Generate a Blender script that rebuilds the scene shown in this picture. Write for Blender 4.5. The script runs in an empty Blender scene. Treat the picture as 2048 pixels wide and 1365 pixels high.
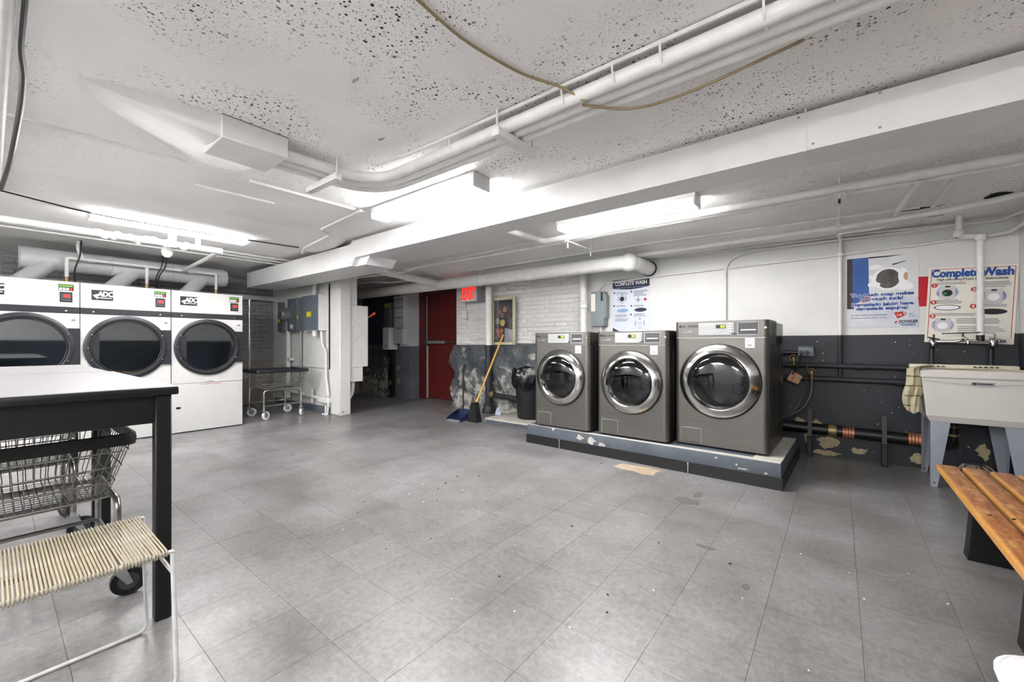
import bpy, bmesh, math, random
from mathutils import Vector, Matrix
R = math.radians
PI = math.pi
random.seed(7)
C = bpy.context.scene.collection

# ------------------------------------------------------------------ camera, world, lights, exposure
cd = bpy.data.cameras.new('camera'); cam = bpy.data.objects.new('camera', cd); C.objects.link(cam)
cam.location = (0, 0, 1.1); cam.rotation_euler = (R(90), 0, R(38.33))
cd.sensor_width = 36.0; cd.lens = 826 / 2048 * 36; cd.shift_y = 0.0027; cd.clip_start = 0.02
bpy.context.scene.camera = cam
world = bpy.data.worlds.new('world'); bpy.context.scene.world = world; world.use_nodes = True
world.node_tree.nodes['Background'].inputs[0].default_value = (0.9, 0.95, 1, 1)
world.node_tree.nodes['Background'].inputs[1].default_value = 0.3
LAMP = 25.0
vs = bpy.context.scene.view_settings
vs.view_transform = 'Standard'; vs.look = 'None'; vs.exposure = 1.64; vs.gamma = 1.0; vs.use_curve_mapping = False

# ------------------------------------------------------------------ helpers
def lin(c):
    return tuple(((x / 255) / 12.92 if x <= 10 else ((x / 255 + 0.055) / 1.055) ** 2.4) for x in c) + (1,)

class NT:
    def __init__(s, name):
        m = bpy.data.materials.new(name); m.use_nodes = True
        s.m = m; s.t = m.node_tree; s.n = s.t.nodes; s.l = s.t.links
        s.b = s.n['Principled BSDF']; s.out = s.n['Material Output']
    def node(s, typ, **kw):
        n = s.n.new(typ)
        for k, v in kw.items():
            if k == 'ins':
                for i, val in v.items():
                    if hasattr(val, 'is_linked') or isinstance(val, bpy.types.NodeSocket): s.l.new(val, n.inputs[i])
                    else: n.inputs[i].default_value = val
            else: setattr(n, k, v)
        return n
    def pos(s): return s.node('ShaderNodeNewGeometry').outputs['Position']
    def obj(s): return s.node('ShaderNodeTexCoord').outputs['Object']
    def noise(s, vec, scale, detail=4, rough=0.55):
        return s.node('ShaderNodeTexNoise', ins={'Vector': vec, 'Scale': scale, 'Detail': detail, 'Roughness': rough}).outputs['Fac']
    def ramp(s, fac, stops):
        r = s.node('ShaderNodeValToRGB'); e = r.color_ramp.elements
        while len(e) < len(stops): e.new(0.5)
        for i, (p, c) in enumerate(stops):
            e[i].position = p; e[i].color = c if len(c) == 4 else lin(c)
        s.l.new(fac, r.inputs[0]); return r.outputs[0]
    def mix(s, fac, a, b, typ='MIX'):
        n = s.node('ShaderNodeMix', data_type='RGBA', blend_type=typ)
        for i, v in ((0, fac), (6, a), (7, b)):
            if isinstance(v, bpy.types.NodeSocket): s.l.new(v, n.inputs[i])
            else: n.inputs[i].default_value = v
        return n.outputs[2]
    def math(s, op, a, b=0.0, clamp=False):
        n = s.node('ShaderNodeMath', operation=op, use_clamp=clamp)
        for i, v in ((0, a), (1, b)):
            if isinstance(v, bpy.types.NodeSocket): s.l.new(v, n.inputs[i])
            else: n.inputs[i].default_value = v
        return n.outputs[0]
    def mapping(s, vec, scale=(1, 1, 1), rot=(0, 0, 0), loc=(0, 0, 0)):
        return s.node('ShaderNodeMapping', ins={'Vector': vec, 'Scale': scale, 'Rotation': rot, 'Location': loc}).outputs[0]
    def sep(s, vec): return s.node('ShaderNodeSeparateXYZ', ins={0: vec}).outputs
    def bump(s, h, strength=0.3, dist=0.01):
        b = s.node('ShaderNodeBump', ins={'Height': h, 'Strength': strength, 'Distance': dist})
        s.l.new(b.outputs[0], s.b.inputs['Normal'])
    def base(s, c):
        if isinstance(c, bpy.types.NodeSocket): s.l.new(c, s.b.inputs['Base Color'])
        else: s.b.inputs['Base Color'].default_value = c
    def set(s, rough=None, metal=None, spec=None):
        for k, v in (('Roughness', rough), ('Metallic', metal), ('Specular IOR Level', spec)):
            if v is None: continue
            if isinstance(v, bpy.types.NodeSocket): s.l.new(v, s.b.inputs[k])
            else: s.b.inputs[k].default_value = v

def M(name, col, rough=0.5, metal=0.0, var=0.12, vs=7.0, bump=0.0, bs=60.0, col2=None, spec=0.5):
    t = NT(name); v = t.obj(); f = t.noise(v, vs)
    c1 = lin(col)
    c2 = lin(col2) if col2 else tuple(x * (1 - var) for x in c1[:3]) + (1,)
    t.base(t.ramp(f, [(0.38, c1), (0.68, c2)]))
    t.set(rough, metal, spec)
    if bump: t.bump(t.noise(v, bs, 5), bump, 0.004)
    return t.m

def emis(name, col, strength):
    t = NT(name); t.base(lin(col)); t.b.inputs['Emission Color'].default_value = lin(col)
    t.b.inputs['Emission Strength'].default_value = strength; t.set(0.4)
    return t.m

def glass(name, tint, rough=0.02, refl=1.5):
    t = NT(name)
    tr = t.node('ShaderNodeBsdfTransparent', ins={0: lin(tint)})
    gl = t.node('ShaderNodeBsdfGlossy', ins={0: (1, 1, 1, 1), 'Roughness': rough})
    fr = t.node('ShaderNodeFresnel', ins={0: refl})
    mx = t.node('ShaderNodeMixShader', ins={0: fr.outputs[0], 1: tr.outputs[0], 2: gl.outputs[0]})
    t.l.new(mx.outputs[0], t.out.inputs[0]); return t.m

class MB:
    def __init__(s): s.v = []; s.f = []
    def add(s, vs, fs):
        o = len(s.v); s.v += [tuple(p) for p in vs]; s.f += [tuple(i + o for i in q) for q in fs]; return s
    def box(s, a, b):
        x0, y0, z0 = a; x1, y1, z1 = b
        return s.add([(x0, y0, z0), (x1, y0, z0), (x1, y1, z0), (x0, y1, z0), (x0, y0, z1), (x1, y0, z1), (x1, y1, z1), (x0, y1, z1)],
                     [(3, 2, 1, 0), (4, 5, 6, 7), (0, 1, 5, 4), (1, 2, 6, 5), (2, 3, 7, 6), (3, 0, 4, 7)])
    def rbox(s, a, b, r=0.01, seg=2):
        bm = bmesh.new(); bmesh.ops.create_cube(bm, size=1)
        c = [(a[i] + b[i]) / 2 for i in range(3)]; d = [abs(b[i] - a[i]) for i in range(3)]
        for v in bm.verts: v.co = Vector((v.co.x * d[0] + c[0], v.co.y * d[1] + c[1], v.co.z * d[2] + c[2]))
        bmesh.ops.bevel(bm, geom=bm.edges[:], offset=min(r, min(d) * 0.49), segments=seg, affect='EDGES', profile=0.5)
        bm.verts.index_update()
        s.add([v.co[:] for v in bm.verts], [[v.index for v in f.verts] for f in bm.faces]); bm.free(); return s
    def tube(s, pts, r, n=10, closed=False, cap=True, rs=None):
        pts = [Vector(p) for p in pts]; N = len(pts); vs = []; fs = []
        tang = []
        for i in range(N):
            if closed: t = pts[(i + 1) % N] - pts[i - 1]
            else: t = pts[min(i + 1, N - 1)] - pts[max(i - 1, 0)]
            tang.append(t.normalized() if t.length > 1e-9 else Vector((0, 0, 1)))
        up = Vector((0, 0, 1)) if abs(tang[0].z) < 0.9 else Vector((1, 0, 0))
        nrm = (up - tang[0] * up.dot(tang[0])).normalized()
        for i in range(N):
            if i: 
                nrm = nrm - tang[i] * nrm.dot(tang[i])
                nrm = nrm.normalized() if nrm.length > 1e-6 else Vector((1, 0, 0))
            bi = tang[i].cross(nrm); rr = rs[i] if rs else r
            for k in range(n):
                a = 2 * PI * k / n + PI / n
                vs.append(pts[i] + (nrm * math.cos(a) + bi * math.sin(a)) * rr)
        for i in range(N if closed else N - 1):
            j = (i + 1) % N
            for k in range(n):
                fs.append((i * n + k, i * n + (k + 1) % n, j * n + (k + 1) % n, j * n + k))
        if cap and not closed:
            fs.append(tuple(range(n - 1, -1, -1))); fs.append(tuple((N - 1) * n + k for k in range(n)))
        return s.add(vs, fs)
    def cyl(s, a, b, r, n=20, r2=None):
        return s.tube([a, b], r, n, rs=[r, r if r2 is None else r2])
    def lathe(s, prof, c=(0, 0, 0), axis='z', n=32, closed=False):
        vs = []; fs = []; m = len(prof)
        for k in range(n):
            a = 2 * PI * k / n; ca, sa = math.cos(a), math.sin(a)
            for r, h in prof:
                if axis == 'z': p = (c[0] + r * ca, c[1] + r * sa, c[2] + h)
                elif axis == 'y': p = (c[0] + r * ca, c[1] + h, c[2] + r * sa)
                else: p = (c[0] + h, c[1] + r * ca, c[2] + r * sa)
                vs.append(p)
        for k in range(n):
            k2 = (k + 1) % n
            for i in range(m if closed else m - 1):
                j = (i + 1) % m
                fs.append((k * m + i, k2 * m + i, k2 * m + j, k * m + j))
        return s.add(vs, fs)
    def prism(s, poly, h0, h1, plane='xy'):
        n = len(poly)
        def P(p, h): return (p[0], p[1], h) if plane == 'xy' else ((p[0], h, p[1]) if plane == 'xz' else (h, p[0], p[1]))
        return s.add([P(p, h0) for p in poly] + [P(p, h1) for p in poly],
                     [tuple(range(n - 1, -1, -1)), tuple(range(n, 2 * n))] + [(i, (i + 1) % n, n + (i + 1) % n, n + i) for i in range(n)])
    def sphere(s, c, r, n=12, m=8, sc=(1, 1, 1)):
        vs = []; fs = []
        for i in range(m + 1):
            t = PI * i / m
            for k in range(n):
                a = 2 * PI * k / n
                vs.append((c[0] + r * sc[0] * math.sin(t) * math.cos(a), c[1] + r * sc[1] * math.sin(t) * math.sin(a), c[2] + r * sc[2] * math.cos(t)))
        for i in range(m):
            for k in range(n): fs.append((i * n + k, (i + 1) * n + k, (i + 1) * n + (k + 1) % n, i * n + (k + 1) % n))
        return s.add(vs, fs)
    def grid(s, fn, nu, nv):
        vs = [fn(i / nu, j / nv) for j in range(nv + 1) for i in range(nu + 1)]
        fs = [(j * (nu + 1) + i, j * (nu + 1) + i + 1, (j + 1) * (nu + 1) + i + 1, (j + 1) * (nu + 1) + i) for j in range(nv) for i in range(nu)]
        return s.add(vs, fs)
    def plate_hole(s, x0, x1, z0, z1, cx, cz, r, y=0.0, n=64):
        angs = sorted(set([2 * PI * k / n for k in range(n)] + [math.atan2(zz - cz, xx - cx) % (2 * PI) for xx in (x0, x1) for zz in (z0, z1)]))
        vs = []
        for a in angs:
            ca, sa = math.cos(a), math.sin(a); t = 1e9
            if ca > 1e-9: t = min(t, (x1 - cx) / ca)
            if ca < -1e-9: t = min(t, (x0 - cx) / ca)
            if sa > 1e-9: t = min(t, (z1 - cz) / sa)
            if sa < -1e-9: t = min(t, (z0 - cz) / sa)
            vs += [(cx + r * ca, y, cz + r * sa), (cx + t * ca, y, cz + t * sa)]
        N = len(angs)
        return s.add(vs, [(2 * i, 2 * i + 1, 2 * ((i + 1) % N) + 1, 2 * ((i + 1) % N)) for i in range(N)])
    def mesh(s, name, mat, smooth=True, fix=True):
        me = bpy.data.meshes.new(name); me.from_pydata(s.v, [], s.f); me.materials.append(mat)
        if fix:
            bm = bmesh.new(); bm.from_mesh(me); bmesh.ops.recalc_face_normals(bm, faces=bm.faces[:]); bm.to_mesh(me); bm.free()
        if smooth:
            me.shade_smooth(); me.set_sharp_from_angle(angle=R(38))
        return me
    def build(s, name, mat, parent=None, world=False, smooth=True, origin=None, fix=True):
        if parent is None:
            if origin is None:
                xs = [p[0] for p in s.v]; ys = [p[1] for p in s.v]; zs = [p[2] for p in s.v]
                origin = ((min(xs) + max(xs)) / 2, (min(ys) + max(ys)) / 2, min(zs))
            s.v = [(p[0] - origin[0], p[1] - origin[1], p[2] - origin[2]) for p in s.v]
        elif world:
            q = parent.location
            if parent.parent: q = q + parent.parent.location
            s.v = [(p[0] - q[0], p[1] - q[1], p[2] - q[2]) for p in s.v]
        o = bpy.data.objects.new(name, s.mesh(name, mat, smooth, fix)); C.objects.link(o)
        if parent is None: o.location = origin
        else: o.parent = parent
        return o

def tag(o, label, cat, group=None):
    o['label'] = label; o['category'] = cat
    if group: o['group'] = group
    return o
def thing(name, label, cat, loc=(0, 0, 0), rz=0.0, group=None):
    o = bpy.data.objects.new(name, None); C.objects.link(o); o.location = loc; o.rotation_euler = (0, 0, rz); o.empty_display_size = 0.1
    return tag(o, label, cat, group)
def struct(o): o['kind'] = 'structure'; return o
def inst(src, parent, loc=None, rot=None, scale=None):
    c = src.copy(); C.objects.link(c); c.parent = parent
    if loc is not None: c.location = loc
    if rot is not None: c.rotation_euler = rot
    if scale is not None: c.scale = scale
    return c
def copy_tree(o, parent=None):
    c = o.copy(); C.objects.link(c); c.parent = parent
    for ch in list(o.children): copy_tree(ch, c)
    return c
def fillet(pts, r, n=5):
    pts = [Vector(p) for p in pts]; out = [pts[0]]
    for i in range(1, len(pts) - 1):
        a, b, c = pts[i - 1], pts[i], pts[i + 1]
        d1 = (a - b); d2 = (c - b); k = min(r, d1.length * 0.49, d2.length * 0.49)
        p0 = b + d1.normalized() * k; p2 = b + d2.normalized() * k
        for j in range(n + 1):
            t = j / n; out.append(p0 * (1 - t) ** 2 + b * 2 * t * (1 - t) + p2 * t * t)
    out.append(pts[-1]); return out
def text(body, size, loc, mat, parent, name='lettering', rot=(PI / 2, 0, 0), bold=0.0, shear=0.0, align='LEFT', extrude=0.0004, sx=1.0, space=1.0):
    cu = bpy.data.curves.new(name, 'FONT'); cu.body = body; cu.size = size; cu.offset = bold; cu.shear = shear
    cu.align_x = align; cu.extrude = extrude; cu.space_character = space; cu.resolution_u = 3
    o = bpy.data.objects.new(name, cu); C.objects.link(o)
    bpy.context.view_layer.update()
    me = bpy.data.meshes.new_from_object(o.evaluated_get(bpy.context.evaluated_depsgraph_get()))
    bpy.data.objects.remove(o); bpy.data.curves.remove(cu)
    me.materials.clear(); me.materials.append(mat)
    n = bpy.data.objects.new(name, me); C.objects.link(n); n.parent = parent; n.location = loc; n.rotation_euler = rot; n.scale = (sx, 1, 1)
    return n
def blob(cx, cz, rx, rz, n=14, jit=0.25, seed=0):
    rd = random.Random(seed)
    return [(cx + rx * (1 - jit * rd.random()) * math.cos(2 * PI * k / n), cz + rz * (1 - jit * rd.random()) * math.sin(2 * PI * k / n)) for k in range(n)]

# ------------------------------------------------------------------ materials
def m_floor():
    t = NT('vinyl_tile'); p = t.pos(); T = 0.307
    cell = t.node('ShaderNodeVectorMath', operation='FLOOR', ins={0: t.mapping(p, (1 / T, 1 / T, 0), loc=(1.16 / T, -1.09 / T, 0))}).outputs[0]
    wn = t.node('ShaderNodeTexWhiteNoise', noise_dimensions='2D', ins={'Vector': cell}).outputs
    sx, sy, sz = t.sep(cell)
    par = t.math('MODULO', t.math('ABSOLUTE', t.math('ADD', sx, sy)), 2.0)
    a = t.noise(t.mapping(p, (14, 70, 1)), 1.0, 5, 0.65); b = t.noise(t.mapping(p, (70, 14, 1)), 1.0, 5, 0.65)
    streak = t.math('ADD', t.math('MULTIPLY', a, par), t.math('MULTIPLY', b, t.math('SUBTRACT', 1.0, par)))
    big = t.noise(p, 1.6, 7, 0.68); fine = t.noise(p, 160, 2); med = t.noise(p, 38, 4, 0.7)
    
    c = t.ramp(streak, [(0.25, (162, 160, 160)), (0.5, (172, 171, 171)), (0.78, (186, 185, 184))])
    c = t.mix(0.6, c, t.ramp(med, [(0.3, (170, 169, 168)), (0.7, (250, 250, 250))]), 'MULTIPLY')
    c = t.mix(0.9, c, t.ramp(big, [(0.3, (176, 172, 170)), (0.62, (245, 245, 246))]), 'MULTIPLY')
    c = t.mix(0.35, c, t.ramp(wn[0], [(0, (172, 170, 169)), (1, (206, 206, 208))]), 'OVERLAY')
    c = t.mix(t.ramp(fine, [(0.66, (0, 0, 0)), (0.74, (200, 200, 200))]), c, lin((190, 188, 184)))
    hs = t.node('ShaderNodeHueSaturation', ins={'Saturation': 0.9, 'Value': 0.73, 'Color': c}).outputs[0]
    t.base(hs)
    rr = t.math('ADD', t.math('MULTIPLY', t.noise(p, 6.0, 3), 0.22), 0.22)
    t.set(rr, 0, 0.5)
    return t.m
def m_ceiling():
    t = NT('ceiling_paint'); p = t.pos()
    base = t.ramp(t.noise(p, 1.3, 5), [(0.3, (232, 231, 229)), (0.7, (246, 245, 244))])
    clus = t.ramp(t.noise(p, 1.7, 3), [(0.40, (0, 0, 0)), (0.60, (255, 255, 255))])
    def specks(scale, th0, th1):
        w = t.node('ShaderNodeVectorMath', operation='ADD', ins={0: p, 1: t.node('ShaderNodeVectorMath', operation='SCALE', ins={0: t.node('ShaderNodeTexNoise', ins={'Vector': p, 'Scale': scale * 1.3}).outputs['Color'], 'Scale': 0.5 / scale}).outputs[0]}).outputs[0]
        v = t.node('ShaderNodeTexVoronoi', ins={'Vector': w, 'Scale': scale})
        rnd = t.sep(v.outputs['Color'])[0]
        lim = t.math('MULTIPLY', t.math('MULTIPLY', rnd, rnd), th1)
        return t.math('GREATER_THAN', t.math('SUBTRACT', lim, v.outputs['Distance']), th0)
    s1 = specks(62, 0.05, 0.50); s2 = specks(130, 0.03, 0.50)
    mask = t.math('MAXIMUM', t.math('MULTIPLY', s1, clus), t.math('MULTIPLY', s2, t.math('MULTIPLY', clus, 0.7)))
    yx = t.sep(p)[0]
    far = t.node('ShaderNodeMapRange', ins={0: yx, 1: -3.6, 2: -2.4, 3: 0.18, 4: 1.0}).outputs[0]
    fary = t.node('ShaderNodeMapRange', ins={0: t.sep(p)[1], 1: 2.6, 2: 3.0, 3: 1.0, 4: 0.45}).outputs[0]
    mask = t.math('MULTIPLY', t.math('MULTIPLY', mask, far), fary)
    c = t.mix(mask, base, lin((52, 50, 48)))
    t.base(c); t.set(0.75, 0, 0.3)
    h = t.math('ADD', t.noise(p, 60, 6, 0.7), t.math('MULTIPLY', mask, -1.2))
    t.bump(h, 0.45, 0.008); return t.m
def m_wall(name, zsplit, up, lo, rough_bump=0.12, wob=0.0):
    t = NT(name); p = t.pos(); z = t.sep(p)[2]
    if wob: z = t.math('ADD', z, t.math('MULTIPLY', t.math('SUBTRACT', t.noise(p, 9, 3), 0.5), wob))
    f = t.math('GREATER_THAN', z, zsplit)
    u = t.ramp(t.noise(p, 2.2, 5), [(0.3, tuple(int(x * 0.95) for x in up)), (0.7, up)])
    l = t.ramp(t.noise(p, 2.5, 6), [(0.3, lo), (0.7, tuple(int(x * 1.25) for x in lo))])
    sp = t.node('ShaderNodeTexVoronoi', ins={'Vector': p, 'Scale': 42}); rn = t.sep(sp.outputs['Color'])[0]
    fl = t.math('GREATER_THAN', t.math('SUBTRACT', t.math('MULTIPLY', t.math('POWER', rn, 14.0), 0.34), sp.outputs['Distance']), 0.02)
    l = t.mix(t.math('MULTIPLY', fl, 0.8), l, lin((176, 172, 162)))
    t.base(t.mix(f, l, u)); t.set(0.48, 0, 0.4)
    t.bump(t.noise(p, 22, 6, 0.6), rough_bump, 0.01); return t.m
def m_rock():
    t = NT('painted_rubble'); p = t.pos(); z = t.sep(p)[2]
    w = t.noise(p, 6, 4, 0.6); hi = t.noise(p, 2.4, 4)
    low = t.node('ShaderNodeMapRange', ins={0: z, 1: 0.75, 2: 0.3, 3: 0.0, 4: 0.16}).outputs[0]
    m = t.ramp(t.math('ADD', t.math('MULTIPLY', w, 0.75), t.math('ADD', t.math('MULTIPLY', hi, 0.25), low)), [(0.56, (0, 0, 0)), (0.66, (255, 255, 255))])
    d = t.ramp(t.noise(p, 5, 5), [(0.3, (56, 60, 66)), (0.7, (88, 93, 99))])
    t.base(t.mix(m, d, t.ramp(t.noise(p, 12, 4), [(0.3, (104, 102, 94)), (0.65, (184, 183, 175))])))
    t.set(0.42); t.bump(t.noise(p, 14, 6, 0.6), 0.9, 0.03); return t.m
def m_wood():
    t = NT('worn_bench_wood'); p = t.obj()
    oi = t.node('ShaderNodeObjectInfo').outputs['Random']
    q = t.node('ShaderNodeVectorMath', operation='ADD', ins={0: p, 1: t.node('ShaderNodeCombineXYZ', ins={0: t.math('MULTIPLY', oi, 9.0), 1: t.math('MULTIPLY', oi, 5.0)}).outputs[0]}).outputs[0]
    g = t.noise(t.mapping(q, (60, 2.5, 60)), 1.0, 6, 0.7); b = t.noise(t.mapping(q, (22, 9, 22)), 1.0, 6, 0.75)
    c = t.ramp(g, [(0.3, (96, 44, 14)), (0.5, (150, 82, 30)), (0.7, (186, 120, 56))])
    c = t.mix(t.ramp(b, [(0.47, (0, 0, 0)), (0.62, (225, 225, 225))]), c, lin((206, 158, 92)))
    x = t.sep(p)[0]
    edge = t.node('ShaderNodeMapRange', ins={0: t.math('ADD', x, t.math('MULTIPLY', b, 0.03)), 1: -0.012, 2: -0.03, 3: 0.0, 4: 0.85}).outputs[0]
    c = t.mix(edge, c, lin((218, 164, 84)))
    sc = t.noise(t.mapping(q, (90, 40, 10)), 1.0, 5, 0.8)
    c = t.mix(t.ramp(sc, [(0.60, (0, 0, 0)), (0.66, (200, 200, 200))]), c, lin((224, 194, 144)))
    c = t.mix(t.ramp(t.noise(q, 34, 5, 0.8), [(0.62, (0, 0, 0)), (0.70, (200, 200, 200))]), c, lin((70, 34, 12)))
    t.base(c); t.set(0.42); t.bump(g, 0.15, 0.003); return t.m
def m_towel():
    t = NT('striped_towel'); p = t.obj(); z = t.sep(p)[2]
    w = t.math('ADD', z, t.math('MULTIPLY', t.noise(p, 12, 3), 0.02))
    st = t.math('GREATER_THAN', t.math('FRACT', t.math('MULTIPLY', w, 13.0)), 0.86)
    st = t.math('MULTIPLY', st, t.math('GREATER_THAN', t.noise(p, 14, 3), 0.44))
    c = t.ramp(t.noise(p, 9, 4), [(0.3, (176, 166, 134)), (0.7, (204, 196, 170))])
    t.base(t.mix(st, c, lin((110, 108, 88)))); t.set(0.95, 0, 0.1); t.bump(t.noise(p, 220, 3), 0.6, 0.003); return t.m
def m_brushed():
    t = NT('graphite_steel'); p = t.obj()
    g = t.noise(t.mapping(p, (3, 3, 260)), 1.0, 3, 0.6)
    t.base(t.ramp(g, [(0.3, (98, 96, 93)), (0.7, (111, 109, 105))])); t.set(0.36, 0.75); return t.m

MF = m_floor(); MC = m_ceiling(); MRK = m_rock(); MWOOD = m_wood(); MTOW = m_towel(); MWASH = m_brushed()
MWB = m_wall('wall_paint', 1.183, (218, 218, 217), (34, 37, 43))
MWBR = m_wall('brick_paint', 1.0, (220, 220, 217), (60, 62, 66), 0.5)
MWL = m_wall('dim_wall_paint', 0.8, (150, 152, 156), (124, 120, 112), 0.5)
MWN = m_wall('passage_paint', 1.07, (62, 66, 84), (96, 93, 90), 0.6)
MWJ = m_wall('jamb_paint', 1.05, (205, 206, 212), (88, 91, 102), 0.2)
MWP = m_wall('partition_paint', -1.0, (226, 226, 224), (200, 200, 200), 0.1)
MWHITE = M('white_paint', (228, 228, 226), 0.5, var=0.07, bump=0.15, bs=40)
MPIPE = M('painted_pipe_white', (226, 226, 224), 0.45, var=0.1, vs=12, bump=0.2, bs=60)
MDUCTW = M('duct_white', (218, 218, 218), 0.42, var=0.05, bump=0.03)
MDPIPE = M('painted_pipe_dark', (40, 43, 49), 0.5, var=0.25, vs=9, bump=0.2)
MGDUCT = M('grey_duct', (200, 201, 205), 0.45, 0.1, var=0.1)
MENAM = M('white_enamel', (194, 194, 193), 0.3, var=0.03)
MNAVY = M('dark_navy_plastic', (28, 29, 36), 0.4, var=0.08)
MBLACK = M('black_metal', (9, 9, 10), 0.42, var=0.2)
MRUB = M('black_rubber', (9, 9, 10), 0.55, var=0.2)
MRING = M('ring_chrome', (188, 187, 184), 0.14, 1.0, var=0.05)
MCHROME = M('chrome', (215, 214, 210), 0.09, 1.0, var=0.03)
MSTEEL = M('wire_steel', (150, 149, 146), 0.28, 1.0, var=0.2, vs=20)
MDRUM = M('drum_steel', (96, 98, 104), 0.42, 0.7, var=0.3, vs=10)
MDRYIN = M('dryer_drum', (196, 204, 210), 0.5, 0.1, var=0.2)
MLAM = M('laminate_white', (144, 143, 145), 0.35, var=0.05)
MGLASS = glass('door_glass', (148, 150, 154), 0.02, 1.55)
MDGLASS = glass('dryer_glass', (200, 208, 214), 0.04, 2.2)
MPICGL = glass('picture_glass', (250, 250, 250), 0.05, 1.45)
MCORD = M('cream_cord', (166, 158, 140), 0.5, var=0.2, vs=14, col2=(142, 131, 108))
MROD = M('white_rod', (206, 206, 206), 0.4, var=0.15, vs=25)
MGREY = M('grey_plastic', (150, 152, 155), 0.5)
MLGREY = M('light_grey_panel', (196, 197, 198), 0.4, var=0.05)
MFASC = M('fascia_grey', (156, 157, 158), 0.4, var=0.04)
MDGREY = M('dark_grey_plastic', (66, 66, 68), 0.45)
MBGREY = M('blue_grey_enamel', (104, 114, 124), 0.42, var=0.12)
MEGREY = M('switch_grey', (132, 140, 142), 0.5, var=0.08)
MLEG = M('sink_leg_steel', (160, 166, 178), 0.38, 0.35, var=0.1)
MTUB = M('tub_plastic', (205, 201, 196), 0.45, var=0.05, vs=3)
MTUBIN = M('tub_rim_plastic', (226, 217, 196), 0.45, var=0.06)
MRED = M('red_door_paint', (92, 27, 26), 0.45, var=0.25, vs=4, bump=0.1)
MREDP = M('red_paper', (182, 30, 44), 0.8, var=0.06)
MEXIT = emis('exit_letters', (255, 44, 30), 0.42)
MLED = emis('red_display', (255, 30, 30), .45)
MGLED = emis('green_display', (190, 220, 40), .5)
MTUBE = emis('lamp_diffuser', (254, 252, 251), LAMP)
MGREEN = M('green_label', (110, 170, 60), 0.5)
MYEL = M('yellow_label', (236, 214, 30), 0.5, var=0.05)
MORANGE = M('orange_grip', (226, 92, 44), 0.5)
MPAPER = M('poster_paper', (206, 212, 224), 0.5, var=0.04)
MCREAM = M('cream_board', (228, 225, 214), 0.6, var=0.06)
MINKN = M('ink_navy', (32, 36, 66), 0.6, var=0.05)
MINKB = M('ink_blue', (22, 74, 150), 0.6, var=0.05)
MINKG = M('ink_grey', (110, 112, 122), 0.6, var=0.05)
MINKK = M('ink_black', (24, 24, 28), 0.6, var=0.05)
MINKR = M('ink_red', (190, 44, 34), 0.6, var=0.05)
MINKLB = M('ink_light_blue', (142, 164, 200), 0.6, var=0.1)
MINKW = M('ink_white', (238, 238, 240), 0.6, var=0.04)
MINKBR = M('ink_brown', (58, 44, 42), 0.6)
MINKPB = M('ink_poster_blue', (52, 96, 166), 0.6, var=0.3, vs=4)
MGOLD = M('gilt_frame', (204, 198, 166), 0.4, 0.25, var=0.15)
MBRASS = M('brass', (150, 132, 92), 0.4, 0.7)
MCOPPER = M('copper_clamp', (198, 130, 96), 0.4, 0.5)
MTAN = M('tan_chip', (176, 163, 130), 0.8, var=0.2, vs=30)
MPATCH = M('tan_subfloor', (170, 152, 130), 0.8, var=0.2, vs=14)
MSTAIN = M('floor_stain', (98, 97, 96), 0.4, var=0.1)
MBROOMH = M('broom_wood', (214, 168, 84), 0.45, var=0.2)
MBRIST = M('bristle_black', (22, 22, 24), 0.9, bump=0.6, bs=150)
MPANB = M('dustpan_blue', (30, 42, 76), 0.4)
MBAG = M('black_bag', (18, 18, 24), 0.16, var=0.2, bump=0.9, bs=16)
MCAN = M('trash_can', (20, 21, 25), 0.5)
MCONC = M('concrete_raw', (190, 186, 178), 0.8, var=0.25, vs=12, bump=0.4)
MPLIN = M('plinth_paint', (80, 88, 97), 0.5, var=0.25, vs=5, bump=0.15)
MBASE = M('cove_base_black', (16, 17, 20), 0.4, var=0.3, vs=16)
MOLDW = M('old_wire', (140, 124, 96), 0.6)
MWHPL = M('white_plastic', (236, 236, 240), 0.35, var=0.02)
MTAG = M('card_tag', (196, 160, 128), 0.7)
MHOSE = M('braided_hose', (96, 98, 102), 0.4, 0.5)
MMOP = M('mop_yarn', (150, 138, 126), 0.95, bump=0.6, bs=80)
MHOLE = M('void_dark', (12, 12, 14), 0.9)
MGALV = M('galvanised', (168, 170, 172), 0.35, 0.7, var=0.15)

# ------------------------------------------------------------------ setting
XL, XR, YF, YB, ZC = -8.4, 1.13, -2.5, 5.1, 2.3
fl = MB().box((XL, YF, -0.1), (XR, 6.2, -0.004)).build('floor', M('floor_screed', (96, 94, 91), 0.8)); struct(fl)
T = 0.307; G = 0.0003
tile_me = MB(); tile_me.add([(G, G, -.004), (T - G, G, -.004), (T - G, T - G, -.004), (G, T - G, -.004), (G + .0004, G + .0004, 0), (T - G - .0004, G + .0004, 0), (T - G - .0004, T - G - .0004, 0), (G + .0004, T - G - .0004, 0)],
                            [(4, 5, 6, 7), (0, 1, 5, 4), (1, 2, 6, 5), (2, 3, 7, 6), (3, 0, 4, 7)])
tme = tile_me.mesh('tile', MF, smooth=False)
sa, ca = math.sin(R(38.33)), math.cos(R(38.33))
cells = []
for i in range(int((XL + 1.16) // T), int((XR + 1.16) // T) + 1):
    for j in range(int((YF - 1.09) // T), int((6.0 - 1.09) // T) + 1):
        x0, y0 = -1.16 + i * T, 1.09 + j * T
        x, y = x0 + T / 2, y0 + T / 2
        d = -sa * x + ca * y; u = ca * x + sa * y
        vis = d > 0.9 and abs(u / d) < 1.32
        hid = (y > 3.75 and -2.7 < x < -0.35) or x < -6.5 and y < 2.1 or y > 5.1 and not (-6.7 < x < -5.3)
        cells.append((0 if vis and not hid else 1, d if d > 0 else 99, x0, y0))
cells.sort()
rest = MB()
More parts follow.
